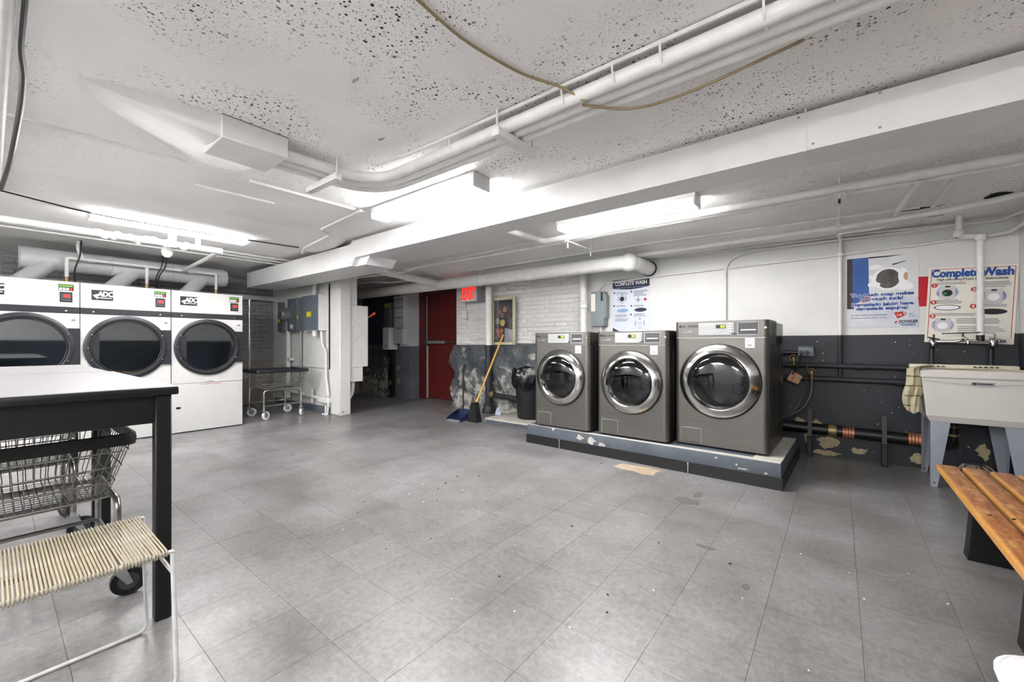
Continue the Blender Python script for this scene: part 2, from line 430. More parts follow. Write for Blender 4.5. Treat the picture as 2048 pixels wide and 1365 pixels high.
for k, (h, d, x0, y0) in enumerate(cells):
    if k < 300 and h == 0:
        o = bpy.data.objects.new('tile', tme); C.objects.link(o); o.parent = fl
        o.location = (x0 - fl.location.x, y0 - fl.location.y, -fl.location.z)
    else:
        if x0 < XL - T or x0 > XR: continue
        rest.add([(v[0] + x0, v[1] + y0, v[2]) for v in tile_me.v], tile_me.f)
ro = rest.build('tile_field', MF, fl, world=True, smooth=False, fix=False); ro['kind'] = 'stuff'
def on_floor(name, poly, mat, z=0.0012):
    return MB().prism(poly, 0.0003, z).build(name, mat, fl, world=True, smooth=False)
on_floor('worn_patch', [(-1.56, 3.60), (-1.30, 3.63), (-1.20, 3.60), (-1.22, 3.50), (-1.21, 3.43), (-1.30, 3.40), (-1.36, 3.44), (-1.48, 3.44), (-1.58, 3.46)], MPATCH)
on_floor('water_stain', blob(-0.83, 3.02, 0.10, 0.10, 13, 0.55, 4), MSTAIN)
on_floor('water_stain', blob(-0.80, 3.20, 0.045, 0.09, 11, 0.5, 5), MSTAIN)
on_floor('water_stain', blob(-0.56, 2.40, 0.07, 0.025, 11, 0.4, 6), MSTAIN)
on_floor('water_stain', blob(-0.33, 2.12, 0.02, 0.03, 9, 0.3, 8), MSTAIN)
deb = MB(); rd = random.Random(3)
for k in range(46):
    x, y = rd.uniform(-3.5, 0.5), rd.uniform(1.2, 4.2)
    s = rd.uniform(0.002, 0.006); a = rd.random() * 3
    if y > 3.6 and x > -2.8: continue
    deb.prism([(x + s * math.cos(a), y + s * math.sin(a)), (x - s * math.sin(a), y + s * 0.6), (x - s, y - s * 0.5), (x + s * 0.7, y - s)], 0.0003, 0.003)
do = tag(deb.build('floor_debris', M('debris', (226, 224, 218), 0.8), smooth=False), 'tiny pale crumbs and lint scattered over the grey floor', 'debris'); do['kind'] = 'stuff'
deb = MB(); rd = random.Random(9)
for k in range(22):
    x, y = rd.uniform(-2.5, 0.45), rd.uniform(1.3, 3.5); s = rd.uniform(0.003, 0.010); a = rd.random() * 3
    deb.prism([(x + s * math.cos(a), y + s * math.sin(a)), (x - s * math.sin(a), y + s * 0.6), (x - s, y - s * 0.5), (x + s * 0.7, y - s)], 0.0003, 0.003)
do = tag(deb.build('dark_debris', M('debris_dark', (40, 32, 28), 0.9), smooth=False), 'small dark specks of dirt scattered over the grey floor', 'debris'); do['kind'] = 'stuff'

# ceiling with coved edge towards the washer wall
prof = [(YF, 2.30), (2.55, 2.30), (2.8, 2.285), (4.15, 2.27), (4.45, 2.235), (4.75, 2.18), (5.0, 2.145), (5.15, 2.14)]
cb = MB()
NX = 40
def ceil_z(y):
    for (a, za), (b, zb) in zip(prof, prof[1:]):
        if y <= b: return za + (zb - za) * (y - a) / (b - a)
    return prof[-1][1]
pts = [(y, z) for y, z in prof] + [(5.15, 2.5), (YF - 0.1, 2.5), (YF - 0.1, 2.30)]
cb.prism(pts, -5.2, XR + 0.15, 'yz')
cb.prism([(YF - 0.1, 2.30), (6.2, 2.30), (6.2, 2.5), (YF - 0.1, 2.5)], XL - 0.1, -5.2, 'yz')
ceil = struct(cb.build('ceiling', MC, smooth=False))
def onceil(mb, name, mat, smooth=True): return mb.build(name, mat, ceil, world=True, smooth=smooth)
# shallow plastered haunch running across the ceiling towards the duct
onceil(MB().prism([(-5.35, 2.31), (-5.25, 2.27), (-5.12, 2.245), (-4.75, 2.245), (-4.55, 2.27), (-4.4, 2.31)], YF, 2.56, 'xz'), 'haunch', MC)
# plaster flare beside the junction box
def flare(u, v):
    y = 0.22 + 0.86 * v; k = max(0.0, min(1, v / 0.6)); d = 0.118 * (k ** 0.75)
    xr = -2.70 + 0.165 * min(1, v / 0.62) ** 0.5; xl = -2.75 - 0.64 * min(1, v / 0.68) ** 0.8
    if u < 0.12: return (xr, y, 2.303 - d * (u / 0.12))
    w = (u - 0.12) / 0.88
    return (xr + (xl - xr) * w, y, 2.303 - d * (1 - (3 * w * w - 2 * w ** 3)))
onceil(MB().grid(flare, 25, 24), 'plaster_flare', MWHITE)
for nm, a, b, z in (('plaster_ridge', (-3.43, -0.6), (-3.37, 0.80), 2.294), ('plaster_ridge', (-3.78, 0.95), (-3.76, 1.5), 2.294), ('plaster_ridge', (-3.38, 1.18), (-3.36, 2.10), 2.294)):
    onceil(MB().tube([(a[0], a[1], z), (b[0], b[1], z)], 0.012, 8), nm, MWHITE)
def cpatch(poly, nm, mat):
    n = len(poly); c = (sum(p[0] for p in poly) / n, sum(p[1] for p in poly) / n)
    b = MB().add([(x, y, ceil_z(y) - .0035) for x, y in poly] + [(c[0], c[1], ceil_z(c[1]) - .0035)], [(i, (i + 1) % n, n) for i in range(n)])
    return onceil(b, nm, mat, False)
cpatch(blob(0.93, 4.63, 0.10, 0.055, 14, 0.4, 2), 'broken_hole', MHOLE)
cpatch(blob(0.50, 4.66, 0.20, 0.025, 16, 0.7, 3), 'broken_hole', MHOLE)
cpatch(blob(0.62, 4.84, 0.10, 0.04, 16, 0.7, 13), 'flaked_spot', M('flake_dark', (120, 116, 110), 0.9, col2=(180, 178, 172), vs=30))
MFLK = M('flake_grey', (176, 173, 166), 0.9, col2=(120, 116, 110), vs=60)
for k, (x, y, a, b) in enumerate(((-2.10, 1.42, .05, .014), (-1.72, 1.03, .04, .012), (-0.79, 1.18, .025, .012))):
    cpatch(blob(x, y, a, b, 16, 0.7, 40 + k), 'flaked_spot', MFLK)

# washer wall (smooth part), brick part, jamb, passage wall
wb = struct(MB().box((-2.72, YB, 0), (XR + 0.15, YB + 0.15, 2.4)).build('wall_back', MWB, smooth=False))
wbr = struct(MB().box((-5.28, YB + 0.012, 0), (-2.72, YB + 0.2, 2.4)).build('wall_back_brick', MWBR, smooth=False))
brick_lib = []
for k in range(5):
    w, h = 0.203, 0.058
    rd = random.Random(k)
    bb = MB().rbox((0.004, -0.02, 0.004), (w - 0.004, 0.03, h), 0.006, 1)
    bb.v = [(x + rd.uniform(-.002, .002), y + rd.uniform(-.003, .003), z + rd.uniform(-.002, .002)) for x, y, z in bb.v]
    brick_lib.append(bb.mesh('brick', MWBR))
half = MB().rbox((0.004, -0.02, 0.004), (0.098, 0.03, 0.058), 0.006, 1).mesh('brick', MWBR)
def bricks(parent, x0, x1, z0, rows, y, mats=None, rot=None, cols=None):
    for r in range(rows):
        x = x0 - (0.1015 if r % 2 else 0)
        while x < x1 - 0.05:
            me = random.choice(brick_lib); xx = x
            if x < x0 - 0.01: me = half; xx = x0
            elif x + 0.203 > x1: me = half
            o = bpy.data.objects.new('brick', me); C.objects.link(o); o.parent = parent
            if rot is None: o.location = (xx - parent.location.x, y + .013 + random.uniform(-.003, .003) - parent.location.y, z0 + r * 0.066 - parent.location.z)
            else: o.location = (y - parent.location.x, xx - parent.location.y, z0 + r * 0.066 - parent.location.z); o.rotation_euler = (0, 0, rot)
            if me is half and mats: pass
            x += 0.203
bricks(wbr, -5.27, -2.72, 1.085, 16, YB + 0.012)
# rubble base of the brick wall
def rockfn(u, v):
    x = -5.36 + 2.66 * u; z = 1.075 * v
    rr = random.Random(int(u * 1000) * 7919 + int(v * 1000))
    b = 0.05 * math.sin(7 * u + 3 * v) * math.sin(5 * v + 2) + 0.04 * math.sin(19 * u + 11 * v) + 0.03 * rr.random()
    y = YB - 0.03 - (0.035 + b * 0.7) * (0.35 + 0.65 * math.sin(PI * min(1, (1 - v) * 0.8 + 0.12)))
    if u < 0.02: x += 0.04 * math.sin(14 * v) + 0.03 * rr.random()
    return (x, y, z)
rk = MB().grid(rockfn, 60, 28)
rk.add([rockfn(u / 60, 1) for u in range(61)] + [(-5.36 + 2.66 * u / 60, YB + 0.02, 1.085) for u in range(61)], [(i, i + 1, 62 + i, 61 + i) for i in range(60)])
rk.add([rockfn(0, v / 28) for v in range(29)] + [(-5.33, YB + 0.5, 1.075 * v / 28) for v in range(29)], [(i, i + 1, 30 + i, 29 + i) for i in range(28)])
rk.build('rubble_footing', MRK, wbr, world=True)
# door reveal and passage
struct(MB().box((-5.33, YB + 0.05, 0), (-5.28, 5.6, 2.4)).build('wall_reveal', MWBR, smooth=False))
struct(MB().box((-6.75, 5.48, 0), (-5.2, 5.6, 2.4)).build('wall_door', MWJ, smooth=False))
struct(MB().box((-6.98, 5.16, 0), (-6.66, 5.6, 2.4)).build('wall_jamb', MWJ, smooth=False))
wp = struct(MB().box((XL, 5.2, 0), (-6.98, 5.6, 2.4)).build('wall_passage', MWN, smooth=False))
def rock2(u, v):
    rr = random.Random(int(u * 1000) * 31 + int(v * 1000))
    return (-8.3 + 1.05 * u, 5.17 - 0.09 * math.sin(PI * v * 0.9 + .3) - 0.03 * rr.random(), 0.98 * v)
MB().grid(rock2, 22, 20).build('rubble_footing', MRK, wp, world=True)
MB().box((-7.36, 5.12, 0), (-7.18, 5.2, 1.05)).build('plank', MNAVY, wp, world=True, smooth=False)
for k, (x, z) in enumerate(((-7.07, .62), (-7.06, .34), (-7.24, .30))):
    MB().prism(blob(x, z, .035, .07, 10, .5, 60 + k), 5.185 if k < 2 else 5.115, 5.2, 'xz').build('paint_chip', MTAN, wp, world=True, smooth=False)
wl = struct(MB().box((XL - 0.15, YF, 0), (XL, 6.2, 2.4)).build('wall_left', MWL, smooth=False))
half_l = half; blib = brick_lib
brick_lib = []
for k in range(3):
    brick_lib.append(blib[k].copy()); brick_lib[-1].materials.clear(); brick_lib[-1].materials.append(MWL)
half = half_l.copy(); half.materials.clear(); half.materials.append(MWL)
bricks(wl, 2.3, 3.3, 0.95, 19, XL, rot=PI / 2)
bricks(wl, 0.1, 2.3, 1.68, 9, XL, rot=PI / 2)
brick_lib = blib; half = half_l
wr = struct(MB().box((XR, YF, 0), (XR + 0.15, YB + 0.15, 2.4)).build('wall_right', MWB, smooth=False))
wf = struct(MB().box((XL, YF - 0.15, 0), (XR, YF, 2.4)).build('wall_front', MWP, smooth=False))
struct(MB().box((XL, 5.6, 0), (-5.2, 5.75, 2.4)).build('wall_rear', MWN, smooth=False))
# peeled paint at the foot of the washer wall
for k, (x, z, a, b) in enumerate(((-.26, .32, .06, .04), (-.12, .31, .05, .05), (-.02, .14, .11, .10), (-.20, .18, .04, .09), (.20, .085, .08, .035), (.60, .075, .06, .06), (.99, .2, .05, .08), (-.05, .03, .15, .03))):
    MB().prism(blob(x - .05, z, a, b, 15, .55, 90 + k), YB - 0.0015, YB + .001, 'xz').build('paint_chip', MTAN, wb, world=True, smooth=False)

# partition with column end
pw = struct(MB().box((XL, 3.33, 0), (-5.95, 3.46, 2.3)).build('wall_partition', MWP, smooth=False))
MB().rbox((-6.22, 3.30, 0), (-5.94, 3.48, 2.3), 0.01, 1).build('column', MWP, pw, world=True)
MB().box((-8.3, 3.315, 0), (-6.22, 3.331, 0.10)).build('baseboard', MBGREY, pw, world=True, smooth=False)
MB().box((-8.25, 3.305, 0.715), (-6.31, 3.325, 1.99)).build('mounting_board', MWHITE, pw, world=True, smooth=False)
MB().box((-6.309, 3.318, 0.70), (-6.285, 3.331, 2.05)).build('gap', MHOLE, pw, world=True, smooth=False)
for k, (x, z) in enumerate(((-5.97, .03), (-5.94, .06), (-5.99, .015))):
    MB().sphere((x, 3.31 + .03 * k, z), .02, 8, 6, (1, 1, .7)).build('paint_chip', MTAN, pw, world=True)

# red door
dr = thing('door_1', 'dark red steel exit door with a push bar', 'door', (-6.05, 5.45, 0)); del dr['category']; struct(dr)
MB().box((-0.40, -0.005, 0.02), (0.55, 0.04, 2.08)).build('door_leaf', MRED, dr, smooth=False)
MB().box((-0.62, -0.06, 0), (-0.42, 0.045, 2.2)).box((-0.62, -0.04, 2.09), (0.72, 0.045, 2.2)).box((0.57, -0.04, 0), (0.72, 0.045, 2.2)).build('door_frame', MRED, dr, smooth=False)
pb = MB().rbox((-0.38, -0.075, 1.10), (0.16, -0.035, 1.16), 0.01).build('push_bar', MGALV, dr)
MB().box((0.16, -0.06, 1.115), (0.45, -0.045, 1.145)).box((-0.41, -0.085, 1.08), (-0.36, -0.005, 1.18)).build('bar_end', MDGREY, pb, smooth=False)
MB().cyl((-0.40, -0.03, 0.02), (-0.40, -0.03, 2.05), 0.012, 8).build('latch_rod', MGREY, dr)
MB().box((-0.40, -0.02, 0.02), (-0.385, -0.006, 1.05)).build('worn_edge', MTAN, dr, smooth=False)

# ------------------------------------------------------------------ ceiling duct (boxed beam)
dk = thing('box_duct', 'long white sheet metal box duct crossing the ceiling behind the fluorescent lamps', 'duct', (-3.0, 2.75, 2.0))
MB().prism([(-4.3, 2.268), (-4.3, 2.073), (XR - .002, 2.073), (XR - .002, 2.268)], 2.55, 2.80, 'xz').build('main_run', MDUCTW, dk, world=True, smooth=False)
lo = MB().prism([(-4.30, 2.285), (-4.385, 2.232), (-7.42, 2.232), (-7.42, 2.0), (-4.345, 1.985), (-4.27, 2.08)], 2.552, 3.02, 'xz')
lo.build('lower_run', MDUCTW, dk, world=True, smooth=False)
MB().prism([(-4.345, 1.985), (-4.27, 2.08), (-4.05, 2.08), (-4.13, 1.985)], 2.60, 2.95, 'xz').build('offset_end', MDUCTW, dk, world=True, smooth=False)
for x in (-2.40, -0.13):
    MB().box((x - .004, 2.545, 2.073), (x + .004, 2.551, 2.285)).box((x - .004, 2.545, 2.069), (x + .004, 2.79, 2.0745)).build('seam', MDUCTW, dk, world=True, smooth=False)
sc = MB().sphere((0, 0, 0), 0.006, 8, 5).mesh('screw', MGREY)
for x, z in ((-2.43, 2.26), (-2.37, 2.26), (-2.43, 2.09), (-2.37, 2.09), (-.16, 2.25), (-.10, 2.1), (.15, 2.26), (.15, 2.10), (-4.36, 2.02)):
    o = bpy.data.objects.new('screw', sc); C.objects.link(o); o.parent = dk; o.location = (x + 3.0, 2.549 - 2.75, z - 2.0)

# ------------------------------------------------------------------ fluorescent lamps
def lamp(label, c, rz, zc):
    t = thing('fluorescent_lamp', label, 'lamp', (c[0], c[1], zc - 0.1), rz, 'ceiling fluorescent lamps')
    MB().prism([(-.085, .10), (-.085, .048), (.085, .048), (.085, .10)], -.615, .615, 'yz').build('housing', MENAM, t, smooth=False)
    MB().prism([(-.080, .047), (-.076, .010), (-.068, 0), (.068, 0), (.076, .010), (.080, .047)], -.605, .605, 'yz').build('diffuser', MTUBE, t, smooth=False)
    for sx in (-1, 1):
        e = MB().rbox((.606 * sx, -.086, -.002), (.622 * sx, .086, .0995), .003, 1).build('end_cap', MLGREY if sx > 0 else MENAM, t)
    return t
lamp('bright fluorescent ceiling lamp in front of the long white box duct', (-2.60, 2.16), 0, 2.298)
lamp('bright fluorescent ceiling lamp between the box duct and the washer wall', (-1.48, 3.42), 0, 2.275)
lamp('bright fluorescent ceiling lamp above the dryers', (-5.15, 1.15), PI / 2, 2.30)
for k, (x, y, where) in enumerate(((.1, -1.0, 'over the bench end of the room'), (-2.3, -1.2, 'beside the near folding table'), (-4.8, -1.2, 'in line with the first dryer'),
                                   (.1, -2.0, 'in the rear corner past the bench'), (-2.3, -2.1, 'along the middle of the rear wall'), (-4.8, -2.1, 'along the rear wall towards the dryers'))):
    lamp('unseen fluorescent ceiling lamp added for fill behind the camera ' + where, (x, y), 0, 2.30)  # extra out-of-view fixtures, added to brighten the room evenly

# ------------------------------------------------------------------ washers
def washer(label, W, H, D, ring, loc, rz, hc):
    t = thing('washing_machine', label, 'washing machine', loc, rz, 'front-load washers on the plinth')
    w = W / 2; zc = H - hc; bev = 0.04; cz = zc - 0.345 * (ring / 0.58); cr = ring / 2
    for sx in (-1, 1):
        for y in (.06, D - .06):
            MB().cyl((sx * (w - .07), y, 0), (sx * (w - .07), y, .03), .02, 10).build('foot', MBLACK, t)
    b = MB().add([(-w, bev, .02), (w, bev, .02), (w, D, .02), (-w, D, .02), (-w, bev, H - .012), (w, bev, H - .012), (w, D, H - .012), (-w, D, H - .012)],
                 [(0, 1, 2, 3), (4, 5, 6, 7), (1, 2, 6, 5), (2, 3, 7, 6), (3, 0, 4, 7)])
    b.build('cabinet', MWASHS, t, smooth=False)
    rib = MB()
    for k in range(5):
        y = .14 + k * .12
        for sx in (-1, 1): rib.rbox((sx * (w - .001), y, .12), (sx * (w + .004), y + .05, zc - .05), .003, 1)
    rib.build('side_rib', MWASHS, t)
    f = MB().plate_hole(-w + bev, w - bev, .02, zc - .003, 0, cz, cr - .03)
    for sx in (-1, 1):
        arc = [(sx * (w - bev + bev * math.sin(a)), bev - bev * math.cos(a)) for a in [PI / 2 * i / 6 for i in range(7)]]
        f.add([(x, y, .02) for x, y in arc] + [(x, y, zc - .003) for x, y in arc], [(i, i + 1, 8 + i, 7 + i) for i in range(6)])
    f.build('front_panel', MWASH, t)
    cp = []
    for sx in (-1, 1):
        arc = [(sx * (w - bev + bev * math.sin(a)), bev - bev * math.cos(a) - .004) for a in [PI / 2 * i / 6 for i in range(7)]]
        cp += (arc[::-1] if sx < 0 else arc)
    cp = cp + [(w, D * .5), (-w, D * .5)]
    c = MB().prism(cp, zc, H).build('control_panel', MWASH, t)
    MB().rbox((-w + .195 * W / .7, -.010, zc + .020), (w - .235 * W / .7, -.003, H - .016), .003, 1).build('fascia', MFASC, c)
    dx = -.02 * W / .7
    MB().box((dx, -.012, H - .062), (dx + .075, -.009, H - .034)).build('display', MBLACK, c, smooth=False)
    dg = MB()
    for k in (0, 1, 2):
        x = dx + .034 + k * .013
        for (a, e) in (((0, 0), (.009, .002)), ((0, .008), (.009, .010)), ((0, .016), (.009, .018)), ((0, 0), (.002, .018)), ((.007, 0), (.009, .018))):
            if k == 0 and a == (0, 0) and e[0] == .002: continue
            dg.box((x + a[0], -.0127, H - .057 + a[1]), (x + e[0], -.0118, H - .057 + e[1]))
    dg.build('digits', MGLED, c, smooth=False)
    for k in range(4):
        MB().rbox((dx + .098, -.014, H - .034 - k * .021), (dx + .126, -.009, H - .024 - k * .021), .003, 1).build('button', MINKW, c)
    MB().box((dx + .12, -.0115, zc + .028), (dx + .155, -.0095, zc + .036)).build('start_label', MINKK, c, smooth=False)
    x0 = w - .215 * W / .7; x1 = w - .065 * W / .7
    cs = MB().box((x0, -.008, zc + .018), (x1, -.003, zc + .026)).box((x0, -.008, H - .022), (x1, -.003, H - .016)).box((x0, -.008, zc + .018), (x0 + .008, -.003, H - .016)).box((x1 - .006, -.008, zc + .018), (x1, -.003, H - .016)).build('coin_frame', MGREY, c, smooth=False)
    MB().box((x0 + .008, -.0055, zc + .026), (x1 - .006, -.0035, H - .022)).build('coin_plate', MDGREY, cs, smooth=False)
    MB().rbox((x0 + .025, -.010, zc + .056), (x1 - .020, -.004, zc + .066), .002, 1).build('coin_slot', MINKW, cs)
    MB().cyl((x0 + .072, -.004, zc + .042), (x0 + .072, -.008, zc + .042), .004, 10).build('lock', MBLACK, cs)
    MB().cyl((w - .022, -.006, zc + hc * .55), (w - .022, .004, zc + hc * .55), .008, 12).build('key_lock', MCHROME, c)
    MB().lathe([(0, -.006), (.011, -.006), (.011, 0)], (-w + .048, 0, H - .040), 'y', 16).build('emblem', MINKK, c)
    text('LG', .026, (-w + .063, -.006, H - .049), MINKK, c, 'logo', bold=.0006)
    MB().box((-w + .115, -.006, H - .050), (-w + .115 + .085 * W / .7, -.003, H - .031)).build('name_strip', MDGREY, c, smooth=False)
    MB().box((-w + .06, -.0055, zc + .046), (-w + .14, -.003, zc + .050)).box((-w + .11, -.0055, zc + .054), (-w + .15, -.003, zc + .060)).build('fine_print', MGREY, c, smooth=False)
    MB().box((-w + .02, -.0035, zc - .0025), (w - .02, 0, zc + .0005)).build('seam', MCHROME, t, smooth=False)
    MB().sphere((-.06, .30, H - .004), .16, 20, 8, (1, 1, .17)).build('lid_dome', MGREY, t)
    # door
    d = MB().lathe([(cr + .008, -.003), (cr + .008, -.012), (cr - .004, -.018), (cr - .004, -.003)], (0, 0, cz), 'y', 64).build('gasket', MRUB, t)
    d = MB().lathe([(cr, -.010), (cr - .002, -.026), (cr - .008, -.034), (cr * .79, -.056), (cr * .775, -.057), (cr * .70, -.030), (cr * .69, .01)], (0, 0, cz), 'y', 72).build('door_ring', MRING, t)
    MB().lathe([(cr * .705, -.028), (cr * .66, -.036), (cr * .5, -.046), (cr * .25, -.052), (0.0005, -.053)], (0, 0, cz), 'y', 56).build('glass_bowl', MGLASS, d)
    dm = MB().lathe([(cr * .88, .02), (cr * .88, .36), (cr * .80, .40), (cr * .30, .42), (0.0005, .42)], (0, 0, cz), 'y', 48).build('drum', MDRUM, t)
    pd = MB()
    for k in range(3):
        a = 2 * PI * k / 3 + 1.1
        pd.tube([(cr * .76 * math.cos(a), y, cz + cr * .76 * math.sin(a)) for y in (.06, .2, .38)], .035, 8)
    pd.build('paddle', MDRUM, dm)
    hd = MB().tube([(cr * .44 + .045 * math.cos(a), .055, cz - .06 + .045 * math.sin(a)) for a in [2 * PI * k / 20 for k in range(20)]], .003, 6, closed=True)
    hd.build('glass_mark', MCHROME, d)
    MB().lathe([(cr - .03, 0), (cr * .88, .02)], (0, 0, cz), 'y', 48).build('throat', MRUB, t)
    # hatch, sticker
    hx = -w + .055; h = MB().rbox((hx, -.003, .035), (hx + .165, .002, .16), .004, 1).build('drain_hatch', MWASH, t)
    MB().box((hx - .0025, -.0018, .158), (hx + .168, .001, .163)).box((hx - .003, -.0018, .033), (hx, .001, .163)).box((hx + .165, -.0018, .033), (hx + .1685, .001, .163)).build('hatch_seam', MGREY, h, smooth=False)
    MB().rbox((hx + .07, -.006, .15), (hx + .10, -.001, .158), .002, 1).build('hatch_clip', MDGREY, h)
    sx0 = w - .16 * W / .7
    s = MB().box((sx0, -.0012, zc - .085), (sx0 + .068, .0004, zc - .006)).build('sticker', MINKW, t, smooth=False)
    bc = MB()
    for k in range(9): bc.box((sx0 + .016 + k * .004, -.0018, zc - .072), (sx0 + .0185 + k * .004, -.0011, zc - .054))
    bc.box((sx0 + .006, -.0018, zc - .022), (sx0 + .04, -.0011, zc - .019)).box((sx0 + .006, -.0018, zc - .032), (sx0 + .036, -.0011, zc - .029))
    bc.build('barcode', MINKG, s, smooth=False)
    return t
MWASHS = M('washer_side', (62, 61, 60), 0.3, 0.5, var=0.1)
pr = R(-1.5)
washer('smaller grey front-load washer next to the black trash can', .682, 1.02, .75, .575, (-2.305, 3.735, .2), pr, .133)
washer('grey front-load washer in the middle of the three', .70, 1.02, .75, .59, (-1.54, 3.75, .2), pr, .133)
wsh = washer('largest grey front-load washer nearest the utility sink', .727, 1.094, .80, .622, (-.795, 3.83, .2), pr, .142)
for y, z in ((.25, .35), (.55, .36)):
    MB().cyl((.36, y, z), (.3695, y, z), .012, 12).build('side_plug', MBLACK, wsh)
for y in (.42, .52, .62):
    MB().tube([(.364, y, .93), (.372, y + .01, .965), (.372, y + .03, .97), (.366, y + .04, .90)], .004, 6).build('side_hook', MBLACK, wsh)

# plinth
pl = thing('equipment_plinth', 'low grey-painted concrete plinth carrying the three grey washers', 'plinth', (-1.52, 4.27, 0), pr)
MB().rbox((-1.20, -.57, 0), (1.20, .62, .2), .008, 2).build('slab', MPLIN, pl)
MB().prism([(-1.19, -.565), (-.6, -.566), (.2, -.567), (1.195, -.567), (1.19, -.50), (.95, -.49), (.3, -.51), (-.4, -.525), (-1.19, -.53)], .1995, .2012).build('bare_edge', MCONC, pl, smooth=False)
MB().prism([(1.0, -.49), (1.195, -.5), (1.195, .5), (1.05, .5)], .1995, .2008).build('bare_edge', MCONC, pl, smooth=False)
for a, b in ((-1.205, -.772), (-.766, .527), (.533, 1.205)):
    if b - a < .1: continue
    MB().prism([(a, 0), (b, 0), (b, .075), (b - .012, .090), (b - .03, .094), (a + .002, .094)], -.579, -.569, 'xz').build('cove_base', MBASE, pl, smooth=False)
MB().box((1.199, -.579, 0), (1.209, .61, .094)).build('cove_base', MBASE, pl, smooth=False)
for x in (-.769, .530): MB().box((x - .004, -.577, .002), (x + .004, -.569, .09)).build('gap', MCONC, pl, smooth=False)
for k, (x, z, a, b) in enumerate(((-.52, .15, .06, .035), (-.40, .135, .07, .05), (-.28, .115, .05, .03), (-.85, .19, .02, .02), (.95, .115, .05, .008), (.75, .17, .02, .01), (.9, .14, .012, .01), (1.1, .11, .015, .012))):
    MB().prism(blob(x, z, a, b, 13, .65, 120 + k), -.5715, -.569, 'xz').build('paint_chip', MCONC, pl, smooth=False)
cu = thing('concrete_curb', 'low pale concrete step under the black trash can', 'curb', (-3.35, 4.45, 0))
MB().rbox((-.52, -.17, 0), (.62, .55, .07), .012, 2).build('slab', MCONC, cu)
MB().box((-.50, -.174, .008), (.62, -.169, .05)).build('painted_face', MPLIN, cu, smooth=False)

